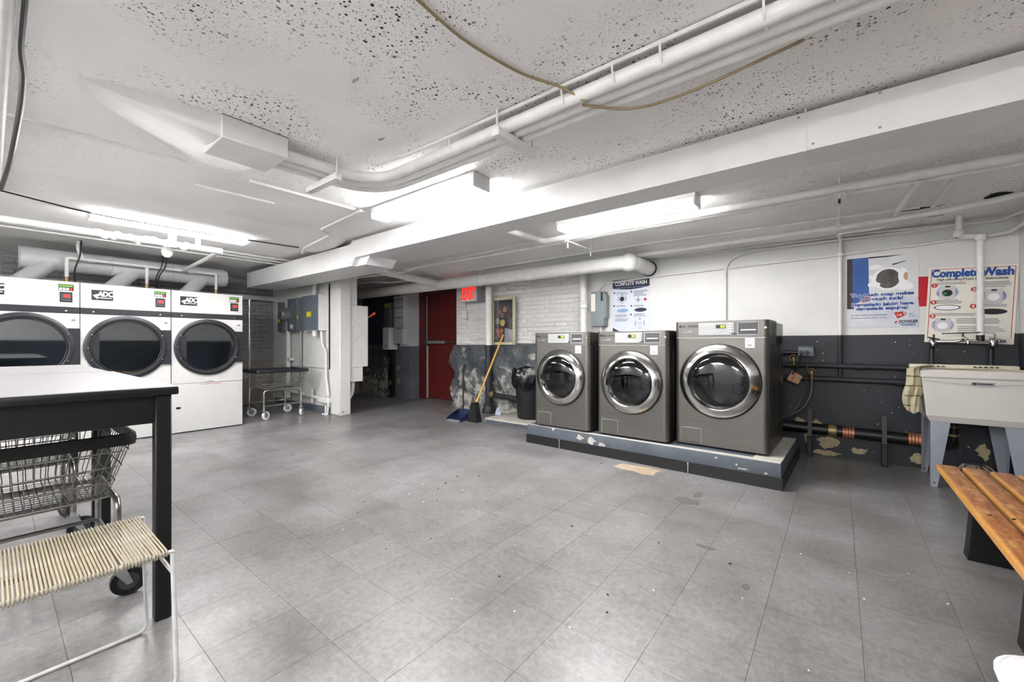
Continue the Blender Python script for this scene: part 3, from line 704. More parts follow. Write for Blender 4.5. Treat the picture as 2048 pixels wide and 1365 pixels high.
# ------------------------------------------------------------------ dryers
def dryer(label, loc, logo=True):
    t = thing('tumble_dryer', label, 'dryer', loc, PI / 2, 'white tumble dryers in a row')
    W, H, D = .762, 1.752, .95; w = W / 2; cz = 1.058
    MB().add([(-w, .004, .012), (w, .004, .012), (w, D, .012), (-w, D, .012), (-w, .004, H), (w, .004, H), (w, D, H), (-w, D, H)],
             [(0, 1, 2, 3), (4, 5, 6, 7), (1, 2, 6, 5), (2, 3, 7, 6), (3, 0, 4, 7)]).build('cabinet', MENAM, t, smooth=False)
    MB().box((-w + .02, .03, 0), (w - .02, D, .012)).build('toe_base', MBLACK, t, smooth=False)
    MB().rbox((-w + .002, -.002, .012), (w - .002, .01, .604), .003, 1).build('lower_panel', MENAM, t)
    f = MB().plate_hole(-w + .002, w - .002, .609, 1.418, 0, cz, .282, 0).build('front_panel', MENAM, t, smooth=False)
    MB().rbox((-w + .002, -.002, 1.484), (w - .002, .01, H), .003, 1).build('control_panel', MENAM, t)
    bd = MB().box((-w + .002, -.004, 1.419), (w - .002, .006, 1.483)).build('trim_band', MNAVY, t, smooth=False)
    for x in (-w + .10, w - .10):
        MB().lathe([(0.0005, -.012), (.008, -.010), (.010, -.004)], (x, 0, 1.442), 'y', 14).build('lock', MCHROME, bd)
    # door: dark ring with a side block
    d = MB().lathe([(.356, -.001), (.354, -.020), (.346, -.026), (.312, -.028), (.300, -.024), (.286, -.006), (.286, .03)], (-.005, 0, cz), 'y', 72).build('door_ring', MNAVY, t)
    MB().prism([(.295, .856), (w - .002, .856), (w - .002, 1.262), (.295, 1.262)], -.024, -.001, 'xz').build('hinge_plate', MNAVY, d, smooth=False)
    ch = -.238
    gp = [(.288 * math.cos(a), cz + .288 * math.sin(a)) for a in [2 * PI * k / 64 for k in range(64)]]
    gp = [(max(x, ch), z) for x, z in gp]
    MB().prism(gp, -.012, -.008, 'xz').build('glass_pane', MDGLASS, d, smooth=False)
    MB().lathe([(.298, -.029), (.292, -.032), (.287, -.028), (.287, -.012)], (-.005, 0, cz), 'y', 64).build('glass_gasket', MRUB, d)
    MB().prism([(ch - .055, cz - .11), (ch, cz - .162), (ch, cz + .162), (ch - .055, cz + .11)], -.026, -.006, 'xz').build('handle_pad', MNAVY, d, smooth=False)
    for a in (25, -25, 155, 205, 0, 180):
        rr = .325 if a else .345
        MB().sphere((rr * math.cos(R(a)) - .0, -.030, cz + rr * math.sin(R(a))), .006, 8, 5).build('screw', MCHROME, d)
    MB().lathe([(.286, .03), (.31, .06), (.36, .10), (.36, .70), (0.0005, .72)], (0, 0, cz), 'y', 48).build('drum', MDRYIN, t)
    # labels
    lb = MB().box((w - .155, -.0035, 1.655), (w - .045, -.001, 1.72)).build('instruction_label', MINKK, t, smooth=False)
    MB().box((w - .152, -.0042, 1.695), (w - .052, -.003, 1.712)).build('green_bar', MGREEN, lb, smooth=False)
    for k in range(4):
        MB().box((w - .150 + k * .025, -.0042, 1.66), (w - .130 + k * .025, -.003, 1.685)).build('price_square', MINKR if k == 3 else MINKW, lb, smooth=False)
    dp = MB().rbox((w - .145, -.010, 1.535), (w - .055, -.001, 1.640), .003, 1).build('meter_bezel', MBLACK, t)
    MB().box((w - .135, -.012, 1.548), (w - .065, -.009, 1.625)).build('meter_face', MDGREY, dp, smooth=False)
    MB().box((w - .115, -.0135, 1.585), (w - .072, -.0115, 1.612)).build('red_display', MLED, dp, smooth=False)
    MB().box((w - .130, -.0135, 1.566), (w - .068, -.0115, 1.573)).build('coin_slot', MBLACK, dp, smooth=False)
    if logo:
        lg = MB().box((-w + .085, -.004, 1.575), (-w + .255, -.001, 1.685)).build('logo_plate', MINKK, t, smooth=False)
        text('ADC', .072, (-w + .130, -.0045, 1.620), MINKW, lg, 'logo_letters', bold=.0035, shear=.15, sx=.86, space=.88)
        MB().prism([(-w + .095, 1.625), (-w + .125, 1.640), (-w + .150, 1.628), (-w + .128, 1.618), (-w + .135, 1.606), (-w + .245, 1.604), (-w + .245, 1.598), (-w + .135, 1.598), (-w + .130, 1.588), (-w + .112, 1.606)], -.0052, -.0035, 'xz').build('logo_arrow', MINKW, lg, smooth=False)
    s = MB().box((w - .075, -.0012, 1.325), (w - .018, .0006, 1.395)).build('sticker', MLGREY, t, smooth=False)
    MB().box((w - .062, -.002, 1.338), (w - .032, -.001, 1.358)).build('barcode', MINKG, s, smooth=False)
    MB().box((-w + .045, -.004, .30), (-w + .09, -.001, .325)).build('lint_latch', MBLACK, t, smooth=False)
    text('DO NOT OPEN WHILE RUNNING', .014, (-.09, -.0026, .583), MINKR, t, 'warning_text', bold=.0003)
    MB().rbox((-.03, -.004, .618), (.05, -.0005, .626), .002, 1).build('name_badge', MGREY, t)
    for x in (-w + .02, w - .02):
        for z in (.62, 1.30): MB().sphere((x, -.001, z), .004, 6, 4).build('screw', MGREY, t)
    return t
dryer('white tumble dryer cut by the left picture edge above the folding table', (-6.33, .214, 0))
dryer('white tumble dryer in the middle of the row', (-6.33, .978, 0))
dryer('white tumble dryer next to the far laundry cart', (-6.33, 1.744, 0))

# exhaust duct over the dryers
ex = thing('exhaust_duct', 'fat grey round exhaust duct above the dryers with slanted branches', 'duct', (-7.2, 1.2, 2.06))
MB().lathe([(0.0005, .2), (.12, .2), (.126, .205), (.126, 2.15), (.115, 2.19), (0.0005, 2.20)], (-7.2, 0, 2.075), 'y', 28).build('main_pipe', MGDUCT, ex, world=True)
for y in (.205, .95, 1.55):
    MB().lathe([(.126, y - .006), (.131, y), (.126, y + .006)], (-7.2, 0, 2.075), 'y', 28).build('band', MGDUCT, ex, world=True)
for y in (.33, 1.06, 1.80):
    MB().tube([(-7.02, y - .20, 1.70), (-7.17, y + .10, 2.03)], .085, 20).build('branch_pipe', MGDUCT, ex, world=True)
    MB().rbox((-6.90, y - .14, 1.752), (-6.87, y - .09, 1.79), .004, 1).build('strap_clip', MWHITE, ex, world=True)
g = thing('gas_pipe', 'thin grey gas pipe with drops in front of the exhaust duct', 'pipe', (-7.0, 1.4, 2.1))
MB().tube(fillet([(-6.95, .55, 1.78), (-6.95, .55, 2.09), (-6.95, 2.0, 2.09), (-6.95, 2.0, 1.76)], .03), .018, 10).build('pipe_run', MPIPE, g, world=True)
for y in (.55, 1.25, 2.0):
    MB().tube([(-6.95, y, 2.09), (-6.95, y, 1.86)], .017, 10).build('drop', MPIPE, g, world=True)
    MB().cyl((-6.95, y, 1.76), (-6.95, y, 1.87), .020, 10).build('fitting', MBRASS, g, world=True)
for y in (.75, 1.7):
    MB().lathe([(.026, y - .03), (.026, y + .03)], (-6.95, 0, 2.09), 'y', 12).build('coupling', MPIPE, g, world=True)
MB().tube(fillet([(-6.95, .68, 2.09), (-6.95, .64, 2.2), (-6.9, .64, 2.3)], .05), .02, 10).build('riser', MPIPE, g, world=True)
for k, (y, lab) in enumerate(((.62, 'black power cord hanging behind the leftmost dryer'), (1.36, 'black power cord hanging behind the middle dryer'), (1.40, 'black power cord hanging beside the other cord behind the middle dryer'))):
    tag(MB().tube(fillet([(-6.90, y + .04, 2.3), (-6.88, y + .03, 2.1), (-6.9, y - .02 * (k + 1), 1.95), (-6.95, y, 1.73)], .15), .008, 6).build('power_cord', MBLACK), lab, 'cord')

# ------------------------------------------------------------------ folding tables
def table(label, x0, x1, y0, y1, H=.93):
    t = thing('folding_table', label, 'table', ((x0 + x1) / 2, (y0 + y1) / 2, 0), 0, 'white-topped black tables')
    a, b = (x1 - x0) / 2, (y1 - y0) / 2
    MB().rbox((-a + .002, -b + .002, H - .004), (a - .002, b - .002, H), .002, 1).build('laminate_top', MLAM, t)
    MB().rbox((-a, -b, H - .034), (a, b, H - .003), .006, 2).build('table_edge', MBLACK, t)
    for s in (-1, 1):
        MB().box((-a + .06, s * (b - .055) - .012, H - .145), (a - .06, s * (b - .055) + .012, H - .034)).build('apron', MBLACK, t, smooth=False)
        MB().box((s * (a - .055) - .012, -b + .06, H - .145), (s * (a - .055) + .012, b - .06, H - .034)).build('apron', MBLACK, t, smooth=False)
        for q in (-1, 1):
            MB().rbox((s * (a - .045) - .026, q * (b - .045) - .026, 0), (s * (a - .045) + .026, q * (b - .045) + .026, H - .034), .004, 1).build('leg', MBLACK, t)
    for y in (.18, .27):
        MB().cyl((a - .043, y, H - .06), (a - .038, y, H - .06), .012, 10).build('screw', MRUB, t)
    return t
table('black-framed folding table with white laminate top nearest the camera', -3.53, -2.09, -.29, .475)
table('second white-topped folding table between the near table and the dryers', -4.85, -3.55, -.32, .46)

# ------------------------------------------------------------------ wire carts
def cart(label, loc, rz, L=.72, Wd=.54, pole=False, dark=True, wheel=MRUB, wr_=.062, swivel=(0, .4, 1.2, 1.45)):
    t = thing('laundry_cart', label, 'laundry cart', loc, rz, 'wire laundry carts')
    a, b = L / 2, Wd / 2; ta, tb = a - .10, b - .07; zt, zb = .70, .44
    ms = MSTEEL
    w = MB()
    def ring(fr, r=.0028):
        xa, ya, z = ta + (a - ta) * fr, tb + (b - tb) * fr, zb + (zt - zb) * fr
        w.tube(fillet([(-xa, 0, z), (-xa, -ya, z), (xa, -ya, z), (xa, ya, z), (-xa, ya, z), (-xa, 0, z)], .03, 3), r, 5, cap=False)
    for fr in (.02, .28, .54, .80): ring(fr, .0032)
    n1, n2 = int(L / .047), int(Wd / .030)
    for k in range(1, n1):
        x = -1 + 2 * k / n1
        w.tube([(x * a, -b, zt), (x * ta, -tb, zb), (x * ta, tb, zb), (x * a, b, zt)], .0024, 4, cap=False)
    for k in range(1, n2):
        y = -1 + 2 * k / n2
        w.tube([(-a, y * b, zt), (-ta - .02, y * tb, zb + .03), (-ta + .02, y * tb, zb), (ta - .02, y * tb, zb), (ta + .02, y * tb, zb + .03), (a, y * b, zt)], .0022, 4, cap=False)
    w.build('wire_basket', ms, t)
    rp = fillet([(0, -b, zt), (a, -b, zt), (a, b, zt), (-a, b, zt), (-a, -b, zt), (0, -b, zt)], .05, 5)
    bm = MB()
    pts = [Vector(p) for p in rp[:-1]]; N = len(pts); vs_ = []; fs = []
    for p in pts:
        d = Vector((p.x, p.y, 0)); d = Vector((p.x / a if abs(p.x) > a - .051 else 0, p.y / b if abs(p.y) > b - .051 else 0, 0))
        d = d.normalized() if d.length > 0 else Vector((0, -1, 0))
        for o, z in ((-.008, -.026), (.010, -.026), (.014, .0), (.010, .020), (-.006, .022), (-.010, 0)):
            vs_.append((p.x + d.x * o, p.y + d.y * o, p.z + z))
    for i in range(N):
        for k in range(6): fs.append((i * 6 + k, i * 6 + (k + 1) % 6, ((i + 1) % N) * 6 + (k + 1) % 6, ((i + 1) % N) * 6 + k))
    bm.add(vs_, fs).build('bumper_rim', MRUB if dark else MNAVY, t)
    fa, fb = ta - .005, tb + .03; fr = MB()
    for s in (-1, 1):
        fr.tube(fillet([(-fa, s * fb, .15), (-fa, s * fb, zb - .015), (fa, s * fb, zb - .015), (fa, s * fb, .15)], .06, 6), .0125, 10)
        fr.tube([(s * fa, -fb, .20), (s * fa, fb, .20)], .010, 8); fr.tube([(s * (fa - .1), -fb, zb - .015), (s * (fa - .1), fb, zb - .015)], .010, 8)
        fr.tube([(-fa, s * fb, .20), (fa, s * fb, .20)], .010, 8)
    fr.build('tube_frame', MCHROME if not dark else MSTEEL, t)
    for sx in (-1, 1):
        for sy in (-1, 1):
            k = MB().cyl((0, 0, .10), (0, 0, .16), .014, 10)
            for q in (-1, 1): k.prism([(-.028, .135), (.022, .135), (.05, .055), (.03, .05)], q * .022 - .002, q * .022 + .002, 'xz')
            k.box((-.028, -.024, .133), (.022, .024, .138))
            cs = k.build('caster', MGALV, t); cs.location = (sx * fa, sy * fb, 0); cs.rotation_euler = (0, 0, swivel[(sx + 1) + (sy + 1) // 2])
            MB().lathe([(.02, -.014), (wr_ - .012, -.014), (wr_ - .004, -.016), (wr_, -.010), (wr_, .010), (wr_ - .004, .016), (wr_ - .012, .014), (.02, .014)], (.035, 0, wr_), 'y', 24).build('wheel', wheel, cs)
            MB().lathe([(0.0005, -.017), (.036, -.017), (.038, .017), (0.0005, .017)], (.035, 0, wr_), 'y', 16).build('hub', MGREY if wheel is not MRUB else MDGREY, cs)
    if pole:
        MB().tube(fillet([(-a + .02, .02, .30), (-a + .02, .02, 1.76), (a - .18, .02, 1.76)], .04, 5), .012, 10).build('hanger_pole', MCHROME, t)
    return t
cart('wire laundry cart with black rim under the near folding table', (-2.72, .105, 0), 0, .74, .56)
cart('wire laundry cart with black rim half hidden behind the cart nearest the camera', (-3.62, .06, 0), 0, .74, .54)
cart('chrome laundry cart with tall hanger pole beside the last dryer', (-6.74, 2.70, 0), PI / 2, .73, .62, pole=True, dark=False, wheel=MWHPL, swivel=(.5, -.6, .9, -.3))

# ------------------------------------------------------------------ corded stool
st = thing('corded_stool', 'low stool of white rods with a cream cord seat by the table leg', 'stool', (-1.865, .09, 0))
HX, HY, ZS = .205, .27, .44
for s in (-1, 1):
    MB().tube(fillet([(s * HX, HY, ZS), (s * HX, HY + .012, .006), (s * HX, -HY - .012, .006), (s * HX, -HY, ZS)], .03, 4) , .0065, 8).build('leg_loop', MROD, st)
    MB().tube([(s * HX, HY + .002, ZS), (s * HX, -HY, ZS)], .0065, 8).build('rail', MROD, st)
for y in (HY - .0, -HY):
    MB().tube(fillet([(-HX, y, ZS - .065), (HX, y, ZS - .065)], .02), .0055, 8).build('cross_rod', MROD, st)
cr_ = MB(); loop = []
for k in range(7): a = PI / 2 - PI * k / 6; loop.append((HX + .0095 * math.cos(a), 0, ZS + .0095 * math.sin(a)))
for k in range(7): a = -PI / 2 - PI * k / 6; loop.append((-HX + .0095 * math.cos(a), 0, ZS + .0095 * math.sin(a)))
cme = MB().tube(loop, .0027, 5, closed=True).mesh('cord', MCORD)
n = 64; rd = random.Random(5)
for k in range(n):
    o = bpy.data.objects.new('cord', cme); C.objects.link(o); o.parent = st
    y = -HY + .015 + (2 * HY - .03) * k / (n - 1)
    o.location = (0, y, rd.uniform(-.001, .0004)); o.rotation_euler = (0, 0, rd.uniform(-.003, .003) + (.014 if k in (50, 51, 59) else 0))
for sy in (-.12,):
    MB().tube(fillet([(.09, sy, ZS - .01), (.10, sy, ZS - .07), (.13, sy, ZS - .01)], .02), .008, 8).build('hook', MROD, st)

# ------------------------------------------------------------------ slatted bench
be = thing('slatted_bench', 'worn orange-brown slatted wooden bench on black pedestals', 'bench', (.62, 2.1, 0))
sme = MB().rbox((-.041, -1.15, -.036), (.041, 1.15, 0), .010, 3).mesh('slat', MWOOD)
for k in range(5):
    o = bpy.data.objects.new('slat', sme); C.objects.link(o); o.parent = be; o.location = (-.155 + k * .0985, .01 * (k % 2), .436 - .001 * k)
for y in (1.03, .2, -.98):
    MB().prism([(-.105, 0), (.24, 0), (.235, .05), (.20, .30), (.24, .398), (-.13, .398), (-.085, .33), (-.085, .25), (-.10, .05)], y - .045, y + .045, 'xz').build('pedestal', MBLACK, be, smooth=False)
for y in (.30,):
    for x in (-.16, -.10): MB().cyl((x, y, .4362), (x, y + .001, .4375), .006, 8).build('screw', MBLACK, be)

# white bin at the picture corner
wbn = thing('plastic_bin', 'white plastic bin cut off by the lower right picture corner', 'bin', (.478, 1.505, 0))
def sq(r, n=32): return [(r * math.copysign(abs(math.cos(a)) ** .6, math.cos(a)), r * math.copysign(abs(math.sin(a)) ** .6, math.sin(a))) for a in [2 * PI * k / n for k in range(n)]]
b = MB()
pf = [(.11, 0), (.145, .25), (.16, .265), (.165, .28), (.155, .298), (.12, .304), (.001, .306)]
for r, z in pf: b.v += [(x, y, z) for x, y in sq(r)]
for i in range(len(pf) - 1): b.f += [(i * 32 + k, i * 32 + (k + 1) % 32, (i + 1) * 32 + (k + 1) % 32, (i + 1) * 32 + k) for k in range(32)]
b.f.append(tuple(range(31, -1, -1))); b.build('bin_body', MWHPL, wbn)
MB().tube([(x * .168, y * .168, .282) for x, y in sq(1)], .006, 8, closed=True).build('lid_rim', MWHPL, wbn)

# ------------------------------------------------------------------ utility sink
sk = thing('utility_sink', 'pale grey floor-standing utility sink on tapered metal legs', 'sink', (.80, 4.74, 0))
A = MB()
def rect(hx, hy, z, cy=0.0): return [(-hx, cy - hy, z), (hx, cy - hy, z), (hx, cy + hy, z), (-hx, cy + hy, z)]
lv = [rect(.245, .235, .50), rect(.268, .26, .55), rect(.295, .285, .84), rect(.305, .295, .845), rect(.305, .295, .895), rect(.270, .255, .895), rect(.25, .24, .58)]
for q in lv: A.v += q
for i in range(len(lv) - 1): A.f += [(i * 4 + k, i * 4 + (k + 1) % 4, i * 4 + 4 + (k + 1) % 4, i * 4 + 4 + k) for k in range(4)]
A.f += [(3, 2, 1, 0), (24, 25, 26, 27)]
bo = A.build('basin', MTUB, sk, smooth=False)
bv = bo.modifiers.new('bevel', 'BEVEL'); bv.width = .012; bv.segments = 3; bv.limit_method = 'ANGLE'
MB().rbox((-.315, .23, .89), (.31, .315, .925), .01).build('back_deck', MTUBIN, sk)
MB().rbox((-.302, -.292, .893), (.302, -.262, .899), .003, 1).rbox((-.302, -.292, .893), (-.272, .28, .899), .003, 1).rbox((.272, -.292, .893), (.302, .28, .899), .003, 1).build('rim', MTUBIN, sk)
for x in (-.21, -.18, -.15, -.12, .06, .09, .12, .15, .18): MB().rbox((x, .215, .905), (x + .018, .232, .915), .003, 1).build('soap_groove', MDGREY, sk)
bdg = MB().box((-.04, -.293, .795), (.075, -.288, .82)).build('badge', MGREY, sk, smooth=False)
MB().box((-.032, -.2945, .80), (-.012, -.2925, .815)).box((-.006, -.2945, .804), (.066, -.2925, .812)).build('badge_mark', MINKK, bdg, smooth=False)
MB().tube([(-.288, -.289, .82), (-.05, -.290, .800), (.08, -.290, .800), (.288, -.289, .82)], .0016, 5).build('crease', MGREY, sk)
for sx in (-1, 1):
    for sy in (-1, 1):
        l = MB()
        x0, y0 = sx * .24, sy * .23
        def leg_pl(x, y, z, d): return (x, y, z)
        p = [(x0, .50), (x0 - sx * .105, .50), (x0 - sx * .035 + sx * .0, 0), (x0, 0)]
        l.prism(p, y0 - .002, y0 + .002, 'xz')
        p2 = [(y0, .50), (y0 - sy * .105, .50), (y0 - sy * .035, 0), (y0, 0)]
        l.prism(p2, x0 - .002, x0 + .002, 'yz')
        lg = l.build('leg', MLEG, sk, smooth=False)
        MB().cyl((x0 - sx * .018, y0 - .004, .03), (x0 - sx * .018, y0 + .004, .03), .006, 8).build('bolt', MBLACK, lg)
tp = MB().tube(fillet([(-.08, .02, .50), (-.08, .02, .30), (-.06, .12, .26), (-.06, .30, .34)], .05), .025, 12).build('drain_trap', MBLACK, sk)
for z in (.44, .37): MB().lathe([(.03, z - .01), (.034, z), (.03, z + .01)], (-.08, .02, 0), 'z', 12).build('nut', MBRASS, tp)
# wall faucet
fa = thing('wall_faucet', 'chrome wall faucet with two cross handles above the utility sink', 'faucet', (.80, 4.98, 1.1))
MB().tube([(-.17, 0, .02), (-.05, -.012, .018), (.0, -.02, .03), (.08, -.012, .02), (.17, 0, .02)], .013, 12).build('bridge', MCHROME, fa)
MB().tube(fillet([(0, -.02, .03), (0, -.06, .055), (.0, -.20, .03), (0, -.20, .0)], .03), .011, 12).build('spout', MCHROME, fa)
for x in (-.17, .17):
    v = MB().lathe([(0.0005, -.02), (.024, -.02), (.028, .0), (.022, .04), (.014, .05), (0.0005, .05)], (x, 0, .0), 'z', 16).build('valve', MCHROME, fa)
    h = MB()
    h.tube([(x - .035, -.045, .055), (x + .035, -.045, .035)], .006, 8).tube([(x, -.045, .08), (x, -.045, .01)], .006, 8).cyl((x, -.045, .045), (x, 0, .03), .009, 10)
    h.build('cross_handle', MCHROME if x > 0 else MBLACK, v)
MB().tube([(-.12, -.02, .085), (.02, -.03, .088), (.10, -.03, .092)], .005, 6).tube([(.0, -.03, .088), (0, -.02, .04)], .007, 6).build('top_lever', MDGREY, fa)
for x, lab in ((.63, 'left dark supply pipe rising behind the sink to the faucet'), (.97, 'right dark supply pipe rising behind the sink to the faucet')):
    tag(MB().tube([(x, 5.04, .45), (x, 5.04, 1.06), (x, 4.99, 1.09)], .017, 12).build('supply_pipe', MDPIPE), lab, 'pipe')
# towel on the sink's corner
def tw(u, v):
    a = 2 * PI * u; fold = 1 + .16 * math.sin(3 * a + 1 + 2.2 * v) + .10 * math.sin(7 * a + 5 * v) + .05 * math.sin(13 * a - 4 * v)
    if v < .22:
        q = v / .22; cx, cy, z = .565 - .095 * q, 4.52, .918 + .016 * math.sin(PI * q * .8) - .0 * q; rx, ry = .02 + .03 * q, .05 + .02 * q
        return (cx + rx * fold * math.cos(a) * .8, cy + ry * fold * math.sin(a), z + .010 * math.cos(a) * fold - .012 * q)
    q = (v - .22) / .78; sw = .012 * math.sin(5 * q)
    return (.462 - .010 * math.sin(PI * q) + sw + (.036 + .012 * math.sin(PI * q)) * fold * math.cos(a), 4.52 + .062 * fold * math.sin(a), .905 - .33 * q + .02 * q * math.sin(a * 2 + 1))
to = MB().grid(tw, 48, 44).build('towel', MTOW); tag(to, 'cream striped hand towel draped over the corner of the utility sink', 'towel')
# mop head under the sink
mp = MB(); rd = random.Random(11)
for k in range(60):
    a = rd.random() * 6.28; r = rd.uniform(.05, .13)
    c = Vector((.86, 4.93, .10)); e = c + Vector((r * math.cos(a), r * .7 * math.sin(a), -.09 + .06 * rd.random()))
    mp.tube(fillet([c, (c + e) / 2 + Vector((0, 0, .05)), e], .06, 3), .008, 5)
mo = thing('mop_head', 'grey-brown stringy mop head lying under the utility sink', 'mop', (.86, 4.93, .0))
y_ = mp.build('mop_strings', MMOP, mo, world=True)
MB().rbox((.80, 4.90, .09), (.92, 4.96, .13), .01).build('mop_clamp', MDGREY, mo, world=True)

# ------------------------------------------------------------------ wall services near the sink
wp_ = thing('water_pipes', 'pair of dark painted water pipes running along the wall behind the sink', 'pipe', (.1, 5.03, .85))
for z in (.885, .755):
    MB().tube([(-2.6, 5.045, z + .005), (1.1, 5.045, z)], .024, 12).build('pipe_run', MDPIPE, wp_, world=True)
for x, z in ((-.35, .885), (.15, .885), (.42, .755)): MB().lathe([(.031, x - .03), (.031, x + .03)], (0, 5.045, z), 'x', 14).build('coupling', MDPIPE, wp_, world=True)
dp = thing('drain_pipe', 'thick black drain pipe with clamped joints low on the wall', 'pipe', (.2, 5.0, .25))
MB().tube([(-1.6, 5.03, .285), (.70, 5.03, .255)], .052, 16).build('pipe_run', MBLACK, dp, world=True)
MB().lathe([(.06, -.03), (.064, 0), (.06, .03)], (-.046, 5.03, .266), 'x', 16).build('brass_coupling', MBRASS, dp, world=True)
for x in (.04, .062, .084, .106, .49, .512, .534, .556):
    MB().lathe([(.0535, -.009), (.0555, 0), (.0535, .009)], (x, 5.03, .261), 'x', 16).build('clamp_band', MCOPPER, dp, world=True)
for x in (-.22, .322):
    MB().rbox((x - .022, 4.94, 0), (x + .022, 4.98, .20), .004, 1).build('support_post', MBLACK, dp, world=True)
    MB().box((x - .016, 4.962, .20), (x + .016, 4.972, .45)).build('support_strap', MDGREY, dp, world=True, smooth=False)
ob = thing('wall_outlet', 'dark surface-mounted wall outlet box with two plugged cords', 'outlet', (-.26, 5.06, 1.02))
MB().rbox((-.06, -.03, -.045), (.07, .04, .05), .008).build('outlet_box', MBGREY, ob)
MB().rbox((-.065, -.035, .045), (.075, .04, .055), .004, 1).build('box_lid', MBGREY, ob)
for x in (-.035, .015): MB().rbox((x - .014, -.06, -.02), (x + .014, -.03, .012), .005, 1).build('plug', MDGREY, ob)
MB().tube(fillet([(-.24, .0, -.01), (-.06, .0, -.01)], .01), .022, 12).build('conduit_stub', MBLACK, ob)
tag(MB().tube(fillet([(-.245, 5.0, 1.0), (-.24, 4.99, .85), (-.26, 4.99, .62), (-.33, 4.9, .45), (-.40, 4.75, .40)], .15), .006, 6).build('power_cord', MHOSE), 'thin grey cord hanging from the wall outlet to the largest washer', 'cord')
tag(MB().tube(fillet([(-.295, 5.0, 1.0), (-.30, 4.98, .90), (-.36, 4.9, .80)], .1), .006, 6).build('power_cord', MBLACK), 'black cord dropping from the wall outlet behind the largest washer', 'cord')
hz = thing('hose_valve', 'brass hose valve with a grey braided hose beside the largest washer', 'valve', (-.205, 4.99, .80))
MB().lathe([(.012, -.06), (.018, -.05), (.018, .03), (.012, .04)], (0, 0, 0), 'z', 12).tube([(0, 0, .0), (0, .05, -.03)], .012, 8).build('valve_body', MBRASS, hz)
MB().tube([(.028 * math.cos(a), -.03, .03 + .028 * math.sin(a)) for a in [2 * PI * k / 16 for k in range(16)]], .006, 6, closed=True).cyl((0, -.03, .03), (0, 0, .03), .006, 8).build('hand_wheel', MBRASS, hz)
MB().tube(fillet([(0, 0, -.05), (0, -.01, -.18), (-.06, -.04, -.34), (-.20, -.14, -.42), (-.28, -.22, -.43)], .14), .011, 10).build('hose', MHOSE, hz)
hz2 = thing('hose_valve', 'brass valve with a dangling card tag half behind the largest washer', 'valve', (-.352, 4.99, .93))
MB().lathe([(.012, -.05), (.018, -.04), (.018, .03), (.012, .04)], (0, 0, 0), 'z', 12).build('valve_body', MBRASS, hz2)
MB().tube([(.03 * math.cos(a), -.03, .03 + .03 * math.sin(a)) for a in [2 * PI * k / 16 for k in range(16)]], .006, 6, closed=True).cyl((0, -.03, .03), (0, 0, .03), .006, 8).build('hand_wheel', MBRASS, hz2)
MB().prism([(-.055, -.19), (.04, -.23), (.075, -.15), (-.01, -.10)], -.045, -.043, 'xz').build('card_tag', MTAG, hz2, smooth=False)
MB().prism([(-.02, -.20), (-.013, -.203), (.022, -.118), (.014, -.115)], -.046, -.0435, 'xz').build('tag_stripe', MINKR, hz2, smooth=False)

# ------------------------------------------------------------------ conduits on the washer wall and ceiling
def pipe(name, label, pts, r, mat=MPIPE, bend=.05, cat='pipe', fit=(), n=10):
    o = tag(MB().tube(fillet(pts, bend), r, n).build(name, mat), label, cat)
    for p, ax, rr, ln in fit:
        MB().lathe([(rr * .8, -ln / 2), (rr, -ln / 2 + .004), (rr, ln / 2 - .004), (rr * .8, ln / 2)], p, ax, 14).build('coupling', mat, o, world=True)
    return o
pipe('conduit', 'thin white conduit curving down the washer wall behind the largest washer', [(1.10, 5.075, 2.10), (-.80, 5.075, 2.10), (-.985, 5.075, 2.0), (-.985, 5.075, 1.0)], .011, bend=.14, cat='conduit', fit=[((.35, 5.075, 2.10), 'x', .016, .03)])
pipe('conduit', 'thin white conduit along the wall ending at the grey switch box', [(1.10, 5.08, 1.995), (0, 5.08, 1.955), (-1.7, 5.08, 1.93), (-2.45, 5.08, 1.90), (-2.53, 5.08, 1.81)], .010, bend=.08, cat='conduit', fit=[((.02, 5.08, 1.955), 'x', .022, .05), ((.5, 5.08, 1.972), 'x', .016, .06)])
vp = pipe('conduit', 'white vertical pipe left of the blue laundry poster', [(.012, 5.06, 2.18), (.012, 5.06, .80)], .017, fit=[((.012, 5.06, 1.955), 'z', .026, .03)])
dpi = MB().tube([(.012, 5.06, .78), (.012, 5.06, 1.183)], .0185, 10).build('painted_lower_length', MDPIPE, vp, world=True)
vp = pipe('water_pipe', 'white vertical pipe passing in front of the cream instruction poster', [(.78, 4.95, 2.18), (.78, 4.97, 1.99), (.90, 4.97, 1.97), (.90, 4.97, 1.16)], .022, bend=.03, fit=[((.78, 4.97, 2.01), 'z', .035, .06), ((.90, 4.97, 1.96), 'z', .032, .05)], n=14)
MB().cyl((.90, 4.97, 1.12), (.90, 4.97, 1.17), .024, 14).build('dark_coupling', MBLACK, vp, world=True)
pipe('water_pipe', 'large white pipe hung under the ceiling behind the right-hand lamp', [(XR, 3.72, 2.19), (-2.46, 3.66, 2.19), (-2.5, 3.0, 2.19)], .030, bend=.05, n=14)
pipe('water_pipe', 'thinner white pipe just behind the large pipe under the ceiling', [(XR, 3.84, 2.185), (-5.0, 3.78, 2.185)], .020)
pipe('water_pipe', 'white ceiling pipe running above the wall posters', [(XR, 4.46, 2.16), (.75, 4.55, 2.125), (.2, 4.62, 2.12), (-1.4, 4.66, 2.125), (-4.6, 4.70, 2.12)], .024, bend=.3, fit=[((.0, 4.63, 2.125), 'x', .034, .05)], n=12)
pipe('conduit', 'thin conduit hugging the coved ceiling above the posters', [(.5, 4.52, 2.17), (-1.5, 4.45, 2.195), (-4.6, 4.45, 2.195)], .010)
